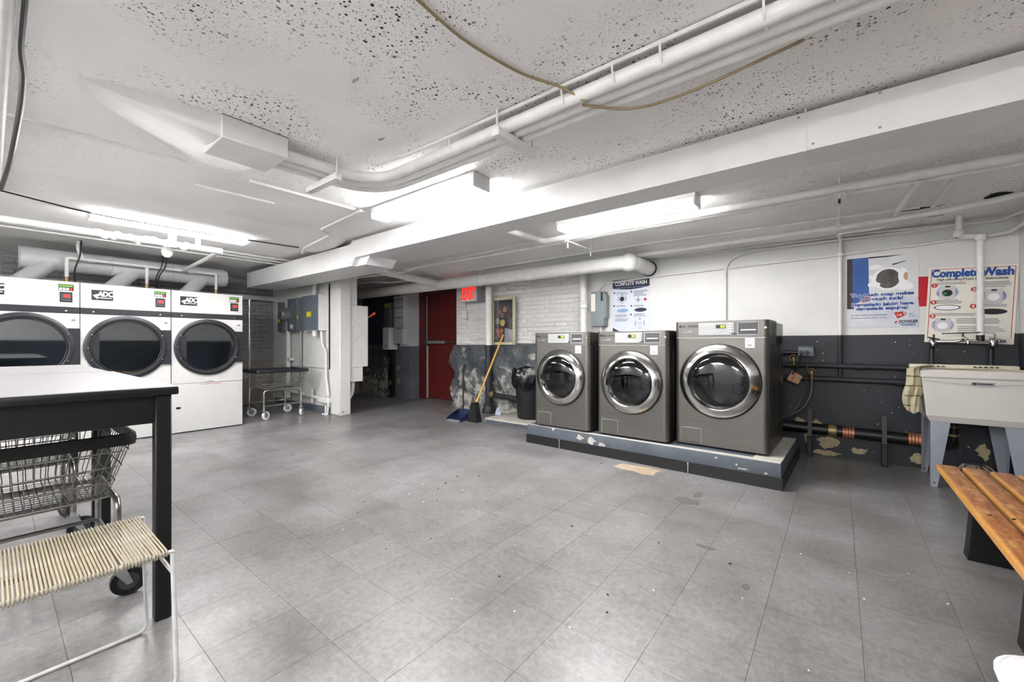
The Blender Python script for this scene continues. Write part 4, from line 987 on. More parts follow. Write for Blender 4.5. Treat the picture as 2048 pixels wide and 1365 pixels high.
pipe('conduit', 'thin conduit below the white ceiling pipe near the posters', [(.33, 4.68, 2.115), (.30, 4.71, 2.09), (-.0, 4.72, 2.085), (.012, 5.06, 2.08)], .012, bend=.04)
pipe('water_pipe', 'short white pipe slanting from the large ceiling pipe towards the corner', [(.42, 3.76, 2.18), (.42, 3.80, 2.17), (.36, 4.58, 2.15)], .020, bend=.03, fit=[((.42, 3.78, 2.18), 'y', .03, .06)])
pipe('water_pipe', 'shorter slanting white pipe next to the broken ceiling corner', [(.62, 4.05, 2.22), (.58, 4.60, 2.17)], .016)
pipe('conduit', 'white conduit along the wall top turning into the corner', [(1.10, 4.6, 2.08), (1.02, 5.03, 2.09), (.2, 5.06, 2.13), (-1.5, 5.06, 2.135)], .009, bend=.1)
pipe('conduit', 'white conduit bending round the corner above the cream poster', [(1.11, 4.5, 2.02), (1.07, 5.05, 1.99), (.93, 5.04, 1.98)], .012, bend=.1)
hg = thing('pipe_hanger', 'slotted white strap hanger holding the ceiling pipes above the posters', 'hanger', (0.005, 3.8, 2.1))
MB().box((-.035, -.13, .045), (.035, .22, .052)).build('strap', MPIPE, hg, smooth=False)
MB().box((-.008, .0, .043), (.008, .12, .0455)).build('slot', MHOLE, hg, smooth=False)
MB().tube([(0, -.09, .03), (0, -.09, .19)], .006, 8).build('threaded_rod', MPIPE, hg)
MB().tube([(0, .22, .05), (0, .40, .03), (0, .80, .02)], .006, 8).build('tie_rod', MPIPE, hg)
hg = thing('pipe_hanger', 'thin white trapeze bar hanger at the end of the right-hand lamp', 'hanger', (-2.15, 3.8, 2.1))
MB().box((-.016, -.2, .03), (.016, .34, .042)).build('bar', MPIPE, hg, smooth=False)
for y in (-.17, .32): MB().tube([(0, y, -.03), (0, y, .185)], .006, 8).build('threaded_rod', MPIPE, hg)
# insulated pipe
ip = thing('insulated_pipe', 'fat white insulated pipe running over the exit sign and elbowing into the wall', 'pipe', (-4, 4.5, 2.0))
MB().tube(fillet([(-7.6, 4.5, 2.06), (-1.92, 4.5, 2.03), (-1.84, 4.58, 2.03), (-1.84, 5.06, 2.03)], .10, 8), .082, 20).build('pipe_run', MPIPE, ip, world=True)
MB().lathe([(.083, -.05), (.088, -.03), (.085, 0), (.089, .03), (.083, .05)], (-3.25, 4.5, 2.037), 'x', 20).build('joint_wrap', MPIPE, ip, world=True)
MB().sphere((-1.88, 4.53, 2.03), .105, 16, 10).build('elbow_wrap', MPIPE, ip, world=True)
MB().lathe([(.084, 5.05), (.092, 5.055), (.092, 5.075), (.084, 5.08)], (-1.84, 0, 2.03), 'y', 20).build('dark_collar', MBLACK, ip, world=True)
MB().tube([(-4.16, 4.5 + .086 * math.cos(a), 2.042 + .086 * math.sin(a)) for a in [2 * PI * k / 24 for k in range(24)]], .006, 6, closed=True).tube([(-4.16, 4.5, 2.12), (-4.16, 4.5, 2.26)], .012, 8).build('ring_hanger', MPIPE, ip, world=True)
MB().tube(fillet([(-4.95, 3.2, 2.12), (-4.97, 3.35, 2.115), (-5.05, 4.5, 2.05)], .1), .055, 16).build('branch', MPIPE, ip, world=True)
MB().sphere((-4.95, 3.18, 2.125), .085, 16, 10).build('branch_elbow', MPIPE, ip, world=True)
MB().lathe([(.06, -.05), (.064, 0), (.06, .05)], (-5.04, 4.35, 2.058), 'y', 18).build('joint_wrap', MPIPE, ip, world=True)
pipe('conduit', 'thin grey conduit above the fat pipe in the dark passage', [(-8.0, 4.0, 2.19), (-6.4, 4.2, 2.19), (-6.2, 4.35, 2.17), (-5.2, 4.45, 2.17)], .012, MPIPE, .1, 'conduit')
pipe('conduit', 'thin white wire looping under the ceiling beside the box duct', [(-5.9, 3.5, 2.10), (-5.4, 3.3, 2.06), (-4.9, 3.6, 2.09), (-4.3, 3.75, 2.2), (-2.4, 3.70, 2.22)], .007, MPIPE, .3, 'wire')
# drain stacks
ds = thing('drain_stack', 'white and grey vertical drain stack behind the broom', 'pipe', (-4.37, 4.93, 0))
MB().tube([(0, 0, 1.08), (0, 0, 2.0)], .054, 18).build('upper_length', MPIPE, ds)
MB().tube([(0, 0, .0), (0, 0, 1.08)], .056, 18).build('lower_length', MDPIPE, ds)
MB().lathe([(.056, .60), (.066, .61), (.066, .66), (.056, .67)], (0, 0, 0), 'z', 18).build('collar', MDPIPE, ds)
MB().lathe([(.10, 0), (.105, .06), (.085, .09), (.085, .13), (.062, .15)], (0, 0, 0), 'z', 18).build('floor_flange', MDPIPE, ds)
MB().tube([(.05, -.02, .30), (.75, -.10, .28)], .04, 14).build('side_branch', MDPIPE, ds)
MB().lathe([(.05, .06), (.056, .08), (.056, .13), (.048, .14)], (0, -.03, .30), 'x', 16).build('brass_collar', MBRASS, ds)
ds = thing('drain_stack', 'white vertical pipe with a collar left of the grey switch box', 'pipe', (-2.70, 4.97, 0))
MB().tube([(0, 0, 0), (0, 0, 2.12)], .050, 18).build('pipe_run', MPIPE, ds)
MB().lathe([(.052, 1.57), (.064, 1.58), (.064, 1.62), (.058, 1.63), (.066, 1.64), (.066, 1.66), (.052, 1.67)], (0, 0, 0), 'z', 18).build('collar', MPIPE, ds)
# grey switch box
sb = thing('switch_box', 'grey disconnect switch box beside the small white instruction poster', 'electrical box', (-2.50, 5.03, 1.33))
MB().rbox((-.09, -.06, 0), (.10, .07, .46), .012).build('box_body', MEGREY, sb)
MB().prism([(.10, .10), (.125, .12), (.125, .40), (.10, .43)], -.05, .05, 'xz').build('box_side', MEGREY, sb, smooth=False)
MB().rbox((.06, -.075, .33), (.085, -.06, .45), .006).build('switch_lever', MBLACK, sb)
MB().box((-.085, -.063, .20), (-.025, -.0605, .43)).build('label', MCREAM, sb, smooth=False)
MB().tube([(.02, .02, 0), (.02, .03, -.30)], .016, 10).build('conduit_drop', MPIPE, sb)

# ------------------------------------------------------------------ ceiling items
jb = thing('junction_box', 'flat white painted junction box on the ceiling at the conduit end', 'electrical box', (-2.67, .915, 2.18))
MB().rbox((-.155, -.165, 0), (.155, .165, .122), .004, 1).build('box_body', MWHITE, jb)
MB().box((-.158, -.165, .117), (.1575, .165, .1205)).build('lid_gap', MDGREY, jb, smooth=False)
for y in (-.09, 0, .09): MB().lathe([(.028, 0), (.028, .003), (.022, .003), (.022, 0)], (.155, y, .07), 'x', 20).build('knockout', MWHITE, jb)
cb_ = thing('conduit_bundle', 'three thick white conduits sweeping across the ceiling from the junction box', 'conduit', (-1.5, 1.75, 2.2))
for k in range(3):
    x = -2.575 - .085 * k; y = 1.68 + .07 * k
    MB().tube(fillet([(x, 1.07, 2.225), (x, y, 2.235), (XR, y, 2.245)], .45 + .02 * k, 12), .033, 14).build('tube', MPIPE, cb_, world=True)
MB().tube(fillet([(-2.4, 1.58, 2.28), (-2.0, 1.63, 2.285), (XR, 1.635, 2.285)], .2), .009, 8).build('wire', MPIPE, cb_, world=True)
for x in (-.55, -.75, -1.0, -1.75, -.2, .0): MB().tube(fillet([(x, 1.63, 2.29), (x, 1.635, 2.225), (x, 1.70, 2.21)], .03), .005, 6).build('clip', MPIPE, cb_, world=True)
MB().box((-1.395, 1.60, 2.165), (-1.35, 1.94, 2.205)).build('strut_bracket', MPIPE, cb_, world=True, smooth=False)
MB().tube([(-1.37, 1.915, 2.17), (-1.37, 1.915, 2.3)], .006, 6).build('threaded_rod', MPIPE, cb_, world=True)
MB().tube([(-1.37, 1.61, 2.19), (-1.37, 1.61, 2.3)], .006, 6).build('threaded_rod', MPIPE, cb_, world=True)
MB().box((-2.90, 1.36, 2.15), (-2.50, 1.40, 2.19)).build('strut_bracket', MPIPE, cb_, world=True, smooth=False)
MB().tube([(-2.52, 1.38, 2.18), (-2.52, 1.38, 2.3)], .007, 6).build('threaded_rod', MPIPE, cb_, world=True)
pipe('loose_cable', 'old yellowed cable drooping across the ceiling to the conduits', [(-1.12, .55, 2.292), (-1.14, .92, 2.288), (-1.15, 1.15, 2.285), (-1.09, 1.46, 2.285), (-.99, 1.62, 2.275), (-.90, 1.68, 2.20)], .006, MOLDW, .15, 'cable', n=6)
pipe('loose_cable', 'dark cable sagging under the conduit bundle', [(-.93, 1.70, 2.205), (-.75, 1.86, 2.185), (-.5, 1.90, 2.20), (-.1, 1.86, 2.22)], .006, MOLDW, .15, 'cable', n=6)
pipe('black_cable', 'thick black cable hanging along the ceiling at the left picture edge', [(-1.9, .07, 2.26), (-2.40, .068, 2.2), (-2.58, .085, 2.2), (-2.9, .09, 2.2), (-3.41, .085, 2.2), (-4.0, .075, 2.2), (-4.78, .05, 2.225)], .012, MBLACK, .3, 'cable', n=8)
pipe('black_cable', 'thin black cable strung across the ceiling above the dryer lamp', [(-4.80, .0, 2.225), (-4.95, .53, 2.20), (-4.98, .95, 2.205), (-5.0, 1.40, 2.21), (-4.97, 2.25, 2.23)], .006, MBLACK, .2, 'cable', n=6)
pipe('conduit', 'white painted conduit along the ceiling at the left picture edge', [(-1.0, .03, 2.26), (-4.9, .02, 2.26)], .03, cat='conduit')
pipe('conduit', 'white bent conduit between the front lamp and the dryer lamp', [(-3.3, 2.03, 2.275), (-4.18, 2.11, 2.275), (-4.25, 2.25, 2.26), (-4.9, 2.28, 2.22), (-5.1, 2.35, 2.2)], .012, bend=.05, cat='conduit')
sn = thing('sensor_box', 'small white box on the ceiling between the front lamp and the duct', 'electrical box', (-2.66, 2.37, 2.245))
MB().rbox((-.035, -.035, 0), (.035, .035, .056), .008).build('box_body', MWHITE, sn)
MB().tube(fillet([(-.03, 0, .03), (-.2, -.02, .035), (-.42, -.05, .045)], .05), .007, 6).build('cable', MWHITE, sn)
wpi = thing('white_pipe', 'lumpy white insulated pipe under the ceiling in front of the dryers', 'pipe', (-5.47, .5, 2.1))
MB().tube([(-5.52, -1.6, 2.15), (-5.44, 1.62, 2.14)], .030, 14).build('pipe_run', MPIPE, wpi, world=True)
lp = MB(); rd = random.Random(2)
for k in range(26):
    lp.sphere((-5.48 + rd.uniform(-.02, .02), .62 + k * .03, 2.145 + rd.uniform(-.02, .01)), rd.uniform(.028, .042), 8, 6)
lp.build('insulation_wrap', MPIPE, wpi, world=True)
MB().tube([(-5.44, 1.60, 2.14), (-5.9, 1.60, 2.11), (-6.95, 1.62, 2.09)], .022, 10).build('branch', MPIPE, wpi, world=True)
MB().rbox((-5.48, 1.15, 2.10), (-5.40, 1.21, 2.29), .01).build('hanger', MPIPE, wpi, world=True)
MB().rbox((-5.47, 1.38, 2.16), (-5.42, 1.42, 2.30), .008).build('hanger', MPIPE, wpi, world=True)
MB().sphere((-5.6, 1.17, 2.08), .05, 10, 8, (1, 1, 1.3)).build('valve_body', MPIPE, wpi, world=True)
for k, (x, lab) in enumerate(((-6.1, 'first'), (-6.25, 'second'), (-6.4, 'third'))):
    pipe('conduit', lab + ' thin white conduit running over the dryers under the ceiling', [(x, -1.2, 2.275 - .01 * k), (x, 3.2, 2.275 - .01 * k)], .012, cat='conduit')
pipe('water_pipe', 'white pipe running level on the far wall above the last dryer', [(-8.25, -1, 1.93), (-8.25, 3.3, 1.93)], .045, n=12)

# ------------------------------------------------------------------ electrical boxes on the partition
eb = thing('breaker_box', 'grey-fronted white breaker box with a yellow sticker by the column', 'electrical box', (-6.595, 3.30, 1.31))
MB().box((-.275, -.14, 0), (.275, .01, .56)).build('box_body', MWHITE, eb, smooth=False)
dd = MB().rbox((-.278, -.152, .004), (.272, -.14, .556), .004, 1).build('box_door', MBGREY, eb)
MB().box((-.09, -.1535, .22), (.06, -.1515, .30)).build('sticker', MYEL, dd, smooth=False)
MB().tube([(.0, -.07, .56), (.0, -.07, .78)], .035, 14).build('conduit_riser', MPIPE, eb)
MB().cyl((.05, -.09, -.09), (.05, -.09, 0), .035, 14).build('conduit_stub', MPIPE, eb)
MB().tube(fillet([(.22, -.07, 0), (.22, -.06, -.22), (.28, -.02, -.32), (.27, -.02, -.72), (.36, -.03, -1.02)], .08), .018, 10).build('conduit_drop', MPIPE, eb)
mb = thing('meter_panel', 'grey electric meter panel with a round glass meter', 'electrical box', (-7.45, 3.30, 1.31))
MB().rbox((-.46, -.09, 0), (-.24, .01, .54), .01).build('side_box', MBGREY, mb)
MB().rbox((-.22, -.07, .02), (-.06, .01, .56), .008).build('bracket_box', MLGREY, mb)
MB().rbox((-.04, -.10, .0), (.36, .01, .56), .008).build('panel_body', MBGREY, mb)
MB().box((.29, -.105, .0), (.315, -.095, .56)).build('door_edge', MCHROME, mb, smooth=False)
m_ = MB().lathe([(0.0005, -.24), (.085, -.23), (.095, -.20), (.095, -.12), (.115, -.11), (.115, -.08)], (-.02, 0, .30), 'y', 24).build('meter_glass', MGALV, mb)
MB().lathe([(.03, -.245), (.05, -.243)], (-.02, 0, .30), 'y', 16).build('meter_dial', MDGREY, m_)
MB().box((.32, -.103, .20), (.355, -.1, .27)).build('sticker', MYEL, mb, smooth=False)
MB().box((-.455, -.093, .17), (-.36, -.09, .23)).build('sticker', MYEL, mb, smooth=False)
MB().box((.06, -.103, .05), (.16, -.0995, .12)).build('label_plate', MINKW, mb, smooth=False)
MB().sphere((.12, -.102, .44), .015, 8, 6).build('knob', MGALV, mb)
MB().tube([(-.12, -.05, .02), (-.12, -.05, -1.15)], .038, 14).build('conduit_drop', MPIPE, mb)
MB().box((-.20, -.08, -.50), (.0, -.01, -.46)).build('conduit_clamp', MPIPE, mb, smooth=False)
MB().tube(fillet([(.34, -.05, 0), (.34, -.05, -.62), (.28, -.05, -1.2)], .1), .016, 10).build('conduit_drop', MGALV, mb)
lpz = thing('low_pipe', 'white painted pipe run with valve low on the partition behind the far cart', 'pipe', (-6.8, 3.25, .15))
MB().tube([(-8.2, 3.27, .30), (-6.25, 3.27, .22)], .024, 12).build('pipe_run', MPIPE, lpz, world=True)
MB().rbox((-6.52, 3.23, .17), (-6.20, 3.31, .26), .02).build('valve_body', MPIPE, lpz, world=True)
MB().tube([(-6.75, 3.27, .14), (-6.75, 3.27, .36)], .014, 10).build('stub', MPIPE, lpz, world=True)
MB().tube(fillet([(-6.24, 3.26, .26), (-6.17, 3.24, .20), (-6.2, 3.24, .0)], .05), .012, 8).tube([(-6.27, 3.25, .0), (-6.27, 3.25, .13)], .014, 8).build('floor_drop', MPIPE, lpz, world=True)
for x in (-6.30, -6.22): MB().lathe([(.03, 0), (.03, .012), (.014, .02)], (x, 3.23, 0), 'z', 12).build('floor_flange', MPIPE, lpz, world=True)
# back of the column
pbx = thing('disconnect_panel', 'large white electrical panel with an orange handle behind the column', 'electrical box', (-6.10, 3.48, .735))
MB().rbox((-.30, .0, 0), (.14, .31, .97), .004, 1).build('panel_body', MWHITE, pbx)
MB().box((-.25, .0, -.23), (.13, .22, -.003)).build('lower_box', MWHITE, pbx, smooth=False)
MB().box((-.2, .0, .973), (.13, .12, 1.46)).build('upper_box', MWHITE, pbx, smooth=False)
MB().tube(fillet([(.05, .10, -.23), (.05, .09, -.42), (.0, .02, -.55)], .1), .03, 10).build('conduit_elbow', MPIPE, pbx)
hl = MB().tube([(.10, .31, .78), (.10, .36, .80)], .008, 8).build('handle_shaft', MGALV, pbx)
MB().tube([(.10, .355, .80), (.10, .46, .87)], .018, 10, rs=[.013, .022]).build('handle_grip', MORANGE, hl)
for y, z in ((.15, .66), (.18, .52), (.10, .44)): MB().sphere((.141, y, z), .008, 8, 5).build('screw', MGREY, pbx)
# passage boxes
px = thing('wall_cabinet', 'dark grey cabinet with a small green tag on the passage wall', 'electrical box', (-7.20, 5.12, 1.37))
MB().rbox((-.16, -.08, .0), (.05, .08, .58), .006).build('cabinet', M('cabinet_grey', (92, 94, 104), .5), px)
MB().rbox((-.10, -.10, .47), (.06, -.082, .55), .006).build('green_tag', M('tag_green', (170, 190, 60), .5), px)
px = thing('passage_box', 'white box with a small black mark on the passage wall', 'electrical box', (-7.15, 5.05, 1.0))
MB().rbox((-.17, -.06, -.02), (.04, .15, .43), .004, 1).build('box_body', MWHITE, px)
MB().tube([(-.06 + .03 * math.cos(a), -.062, .06 + .025 * math.sin(a)) for a in [PI * .5 + PI * 1.4 * k / 10 for k in range(11)]], .005, 5).build('mark', MBLACK, px)
px = thing('passage_box', 'long pale grey box between the white box and the door jamb', 'electrical box', (-6.88, 5.14, 1.1))
MB().rbox((-.20, -.06, 0), (.10, .05, .30), .004, 1).build('box_body', MLGREY, px)
MB().box((-.20, -.05, .315), (.10, .05, .96)).build('upper_box', MLGREY, px, smooth=False)
for z in (.52, .72, .88): MB().box((-.195, -.053, z), (.095, -.049, z + .012)).build('shelf_gap', MHOLE, px, smooth=False)

# ------------------------------------------------------------------ exit sign, painting
es = thing('exit_sign', 'illuminated red EXIT sign on a grey box beside the red door', 'sign', (-4.78, 5.0, 1.79))
MB().rbox((-.19, -.09, 0), (.19, .10, .28), .006, 1).build('sign_box', MGREY, es)
MB().box((-.18, -.095, .012), (.16, -.089, .268)).build('sign_face', MLGREY, es, smooth=False)
text('EXIT', .27, (-.165, -.0955, .045), MEXIT, es, 'exit_letters', bold=.012, sx=.56, extrude=.001)
MB().sphere((.175, -.09, .05), .008, 8, 6).build('test_button', MBLACK, es)
MB().tube(fillet([(-.20, .06, .27), (-.27, .07, .24), (-.27, .08, -.12)], .05), .012, 8).build('conduit', MPIPE, es)
MB().rbox((-.32, .05, -.27), (-.22, .10, -.12), .01).build('outlet_box', MPIPE, es)
pt = thing('framed_picture', 'gilt-framed flower picture leaning on the wall ledge behind the broom', 'picture', (-4.14, 5.02, 1.08))
fw = .045
for nm, a, b in (('a', (-.235, 0), (-.235 + fw, .755)), ('b', (.235 - fw, 0), (.235, .755)), ('c', (-.235 + fw, 0), (.235 - fw, fw)), ('d', (-.235 + fw, .755 - fw), (.235 - fw, .755))):
    MB().rbox((a[0], -.02, a[1]), (b[0], .02, b[1]), .008, 2).build('frame_bar', MGOLD, pt)
cv = MB().box((-.19, .0, .045), (.19, .008, .71)).build('canvas', M('canvas_dark', (40, 36, 44), .6, col2=(74, 66, 74), vs=7), pt, smooth=False)
fl_ = [(-.02, .35, .062, (232, 214, 110)), (-.12, .38, .058, (168, 176, 160)), (.03, .56, .052, (214, 164, 120)), (-.07, .52, .035, (196, 130, 100)), (.10, .46, .04, (150, 92, 84)), (-.02, .47, .045, (150, 134, 160)), (-.12, .23, .05, (198, 116, 96)), (-.04, .22, .05, (206, 130, 110)), (-.08, .16, .045, (188, 104, 84)), (.12, .36, .045, (92, 84, 110)), (-.15, .12, .04, (96, 110, 80)), (.09, .60, .03, (120, 84, 80)), (.13, .53, .03, (120, 104, 70))]
for k, (x, z, r, c) in enumerate(fl_):
    f = MB().prism(blob(x, z, r, r, 16, .3, k), -.0015 - .0002 * k, .001, 'xz').build('painted_flower', M('petal_%d' % k, c, .6, col2=tuple(int(q * .62) for q in c), vs=40), cv, smooth=False)
MB().prism([(.02, .05), (.18, .05), (.18, .24), (.03, .27)], -.003, .001, 'xz').build('painted_cloth', M('cloth_paint', (176, 176, 184), .6, var=.2), cv, smooth=False)
MB().box((-.19, -.012, .045), (.19, -.010, .71)).build('glass_pane', MPICGL, pt, smooth=False)
pipe('wall_cable', 'thin dark cable running along the brick wall to the first washer', [(-3.90, 5.07, 1.10), (-2.7, 5.07, 1.09)], .006, MDPIPE, cat='cable')

# ------------------------------------------------------------------ broom, dustpan, trash can
br = thing('push_broom', 'broom with yellow wooden handle leaning against the rubble wall', 'broom', (-4.02, 4.25, 0))
MB().tube([(0, -.02, .20), (-.035, .66, 1.24)], .0135, 10).build('broom_handle', MBROOMH, br)
MB().add([(-.10, -.06, .0), (.08, -.06, .0), (.08, .05, 0), (-.10, .05, 0), (-.05, -.045, .24), (.05, -.045, .24), (.05, .02, .25), (-.05, .02, .25)],
         [(3, 2, 1, 0), (4, 5, 6, 7), (0, 1, 5, 4), (1, 2, 6, 5), (2, 3, 7, 6), (3, 0, 4, 7)]).build('bristles', MBRIST, br, smooth=False)
MB().rbox((-.05, -.045, .235), (.05, .03, .275), .01).build('broom_cap', MBLACK, br)
du = thing('dustpan', 'blue long-handled dustpan standing beside the broom', 'dustpan', (-4.28, 4.16, 0))
MB().add([(-.15, -.10, .004), (.13, -.10, .004), (.13, .12, .02), (-.15, .12, .02), (-.15, -.06, .05), (.13, -.06, .05), (.13, .12, .13), (-.15, .12, .13), (-.08, .13, .15), (.06, .13, .15)],
         [(0, 1, 2, 3), (0, 3, 7, 4), (1, 2, 6, 5), (3, 2, 6, 9, 8, 7), (4, 7, 8)]).build('pan', MPANB, du, smooth=False)
MB().box((-.14, -.105, .002), (.12, -.02, .012)).build('pan_lip', MGREY, du, smooth=False)
MB().tube([(-.01, .12, .12), (-.05, .16, .70)], .012, 8).build('pan_handle', MBLACK, du)
MB().tube([(-.05, .16, .60), (-.052, .162, .66)], .016, 8).build('handle_collar', MGREY, du)
MB().tube([(-.05, .16, .69), (-.03, .18, .80)], .018, 8).build('handle_grip', MBLACK, du)
tc = thing('trash_can', 'black ribbed trash can lined with a black plastic bag', 'trash can', (-3.36, 4.66, .07))
N = 40; b = MB()
for r, z in ((.17, 0), (.175, .02), (.205, .50), (.215, .52)):
    b.v += [((r + (.005 if k % 4 < 2 and .01 < z < .51 else 0)) * math.cos(2 * PI * k / N), (r + (.005 if k % 4 < 2 and .01 < z < .51 else 0)) * math.sin(2 * PI * k / N), z) for k in range(N)]
for i in range(3): b.f += [(i * N + k, i * N + (k + 1) % N, (i + 1) * N + (k + 1) % N, (i + 1) * N + k) for k in range(N)]
b.f.append(tuple(range(N - 1, -1, -1))); b.build('can_body', MCAN, tc)
rd = random.Random(21); b = MB(); ph = [rd.uniform(0, 6.28) for _ in range(6)]
prof_b = [(.222, .42), (.245, .46), (.262, .55), (.250, .64), (.235, .69), (.20, .66), (.18, .50), (.17, .30), (.001, .28)]
for i, (r, z) in enumerate(prof_b):
    for k in range(N):
        a = 2 * PI * k / N; q = 1 + .035 * math.sin(5 * a + ph[0] + i) + .03 * math.sin(11 * a + ph[1] - i * .7) + .015 * math.sin(23 * a + ph[2])
        b.v.append((r * q * math.cos(a), r * q * math.sin(a), z + .02 * math.sin(4 * a + ph[3] + i * .4) + (.025 * math.sin(7 * a + ph[4]) if i < 2 else 0)))
for i in range(len(prof_b) - 1): b.f += [(i * N + k, i * N + (k + 1) % N, (i + 1) * N + (k + 1) % N, (i + 1) * N + k) for k in range(N)]
b.build('bag', MBAG, tc)
tag(MB().prism([(-.05, 0), (.05, .0), (.06, .07), (.02, .12), (-.02, .09)], -.004, .004, 'xz').build('scrap', M('scrap_white', (214, 218, 228), .6, col2=(70, 96, 160), vs=12), origin=(0, 0, 0), smooth=False), 'crumpled blue and white scrap on the curb by the drain stack', 'litter')
bpy.data.objects['scrap'].location = (-3.86, 4.55, .072)

# ------------------------------------------------------------------ posters
def lines(mb, x0, z0, w, n, dz, y=-.0025, h=.006, seed=0):
    rd = random.Random(seed)
    for k in range(n): mb.box((x0, y, z0 - k * dz), (x0 + w * rd.uniform(.7, 1), y + .001, z0 - k * dz + h))
    return mb
# small white/navy poster
p1 = thing('wash_poster', 'white instruction poster with a navy banner behind the middle washer', 'poster', (-2.09, 5.096, 1.23))
w, h = .245, .70
MB().box((-w, -.0015, 0), (w, .002, h)).build('sheet', MPAPER, p1, smooth=False)
MB().prism([(-w, h), (w, h), (w, h - .105), (w * .5, h - .125), (0, h - .132), (-w * .5, h - .125), (-w, h - .105)], -.0022, -.001, 'xz').build('banner', MINKN, p1, smooth=False)
text('COMPLETE WASH', .066, (0, -.003, h - .075), MINKW, p1, 'title', bold=.0018, align='CENTER', sx=.80)
text('High-efficiency Front Load Instructions', .026, (0, -.003, h - .112), MINKLB, p1, 'subtitle', shear=.2, align='CENTER', sx=.92)
im = MB(); lines(im, -.19, h - .165, .16, 3, .014, seed=1); lines(im, .04, h - .160, .18, 6, .013, seed=2); lines(im, -.19, h - .335, .15, 2, .013, seed=3); lines(im, .04, h - .345, .17, 2, .013, seed=4)
lines(im, -.21, h - .455, .17, 3, .014, seed=5); lines(im, -.21, h - .51, .19, 3, .014, seed=6); lines(im, .04, h - .455, .18, 3, .014, seed=7)
im.build('print_lines', MINKG, p1, smooth=False)
def wash_icon(p, x, z, r, ring=MINKLB, body=MLGREY, door=MINKK):
    a = MB().prism([(x + r * math.cos(2 * PI * k / 28), z + r * math.sin(2 * PI * k / 28)) for k in range(28)], -.0026, -.001, 'xz').build('picture_ring', ring, p, smooth=False)
    MB().box((x - r * .72, -.0031, z - r * .85), (x + r * .72, -.002, z + r * .95)).build('picture_body', body, p, smooth=False)
    MB().prism([(x + r * .5 * math.cos(2 * PI * k / 24), z - .05 * r + r * .5 * math.sin(2 * PI * k / 24)) for k in range(24)], -.0036, -.002, 'xz').build('picture_door', door, p, smooth=False)
    MB().box((x - r * .15, -.0036, z + r * .74), (x + r * .2, -.002, z + r * .9)).build('picture_display', MINKK, p, smooth=False)
wash_icon(p1, -.115, h - .245, .062); wash_icon(p1, .10, h - .270, .048, MLGREY, MPAPER, MGREY); wash_icon(p1, .12, h - .57, .066, MINKLB, MPAPER, MLGREY)
MB().prism([(.165, h - .265), (.19, h - .25), (.215, h - .27), (.19, h - .295)], -.003, -.001, 'xz').build('red_cup', MINKR, p1, smooth=False)
for x in (-.11, .13): MB().prism([(x + .08 * math.cos(2 * PI * k / 20), h - .40 + .026 * math.sin(2 * PI * k / 20)) for k in range(20)], -.003, -.001, 'xz').build('dial_picture', MINKLB if x < 0 else MINKN, p1, smooth=False)
MB().prism([(-w, .02), (-w, .08), (-w + .12, .02)], -.0025, -.001, 'xz').build('corner_flash', MINKN, p1, smooth=False)
for x, z in ((-.22, h - .165), (.01, h - .162), (-.225, h - .335), (.01, h - .345), (.005, h - .455)): MB().prism([(x + .011 * math.cos(2 * PI * k / 14), z + .011 * math.sin(2 * PI * k / 14)) for k in range(14)], -.003, -.001, 'xz').build('step_dot', MINKN, p1, smooth=False)

# blue soap poster
p2 = thing('soap_poster', 'blue and white poster about too much soap on the white wall', 'poster', (.309, 5.096, 1.253), 0)
w, h = .245, .655
MB().box((-w, -.0015, 0), (w, .002, h)).build('sheet', M('soap_paper', (206, 208, 214), .4, col2=(176, 184, 208), vs=4), p2, smooth=False)
MB().box((-w, -.002, h * .27), (-w + .05, -.001, h)).build('dark_strip', MINKBR, p2, smooth=False)
MB().prism([(-w + .04, h * .33), (-w + .16, h * .42), (-w + .155, h), (-w + .04, h)], -.0025, -.001, 'xz').build('blue_strip', MINKPB, p2, smooth=False)
MB().prism([(-w + .155, h), (w, h), (w, h * .40), (-w + .15, h * .44)], -.0022, -.001, 'xz').build('machine_picture', M('machine_print', (212, 212, 216), .4, var=.1), p2, smooth=False)
MB().prism([(-.09, h - .0), (-.02, h - .0), (.16, h - .005), (.05, h - .012), (-.09, h - .012)], -.003, -.001, 'xz').build('machine_gap', MINKK, p2, smooth=False)
MB().prism([(.07, h - .082), (.17, h - .058), (.16, h - .066), (.08, h - .092)], -.003, -.001, 'xz').build('machine_slot', MINKK, p2, smooth=False)
MB().prism([(.05 + .118 * math.cos(2 * PI * k / 30), h - .215 + .105 * math.sin(2 * PI * k / 30)) for k in range(30)], -.003, -.001, 'xz').build('foam_ring', MINKW, p2, smooth=False)
MB().prism([(.045 + .082 * math.cos(2 * PI * k / 30), h - .212 + .088 * math.sin(2 * PI * k / 30)) for k in range(30)], -.0036, -.001, 'xz').build('dark_door', M('print_dark', (58, 54, 52), .5, col2=(96, 94, 92), vs=9), p2, smooth=False)
for k, (x, z, a, b_) in enumerate(((-.04, h - .10, .05, .025), (-.06, h - .19, .03, .02), (-.05, h - .26, .05, .03), (.15, h - .2, .04, .09), (.16, h - .29, .06, .04))):
    MB().prism(blob(x, z, a, b_, 18, .2, 200 + k), -.0040 - .0002 * k, -.001, 'xz').build('foam', MINKW, p2, smooth=False)
MB().prism(blob(.165, h - .20, .018, .045, 12, .3, 77), -.0052, -.001, 'xz').build('sleeve', M('print_tan', (186, 160, 120), .6), p2, smooth=False)
t_ = [('Too much soap makes', h - .365, .044), ('too much suds!', h - .405, .044), ('Demasiado jab\u00f3n hace', h - .455, .043), ('demasiada espuma!', h - .493, .043)]
MB().prism([(-.13, h - .42), (-.08, h - .41), (-.07, h - .385), (-.10, h - .37), (-.16, h - .395)], -.003, -.001, 'xz').build('red_flash', MINKR, p2, smooth=False)
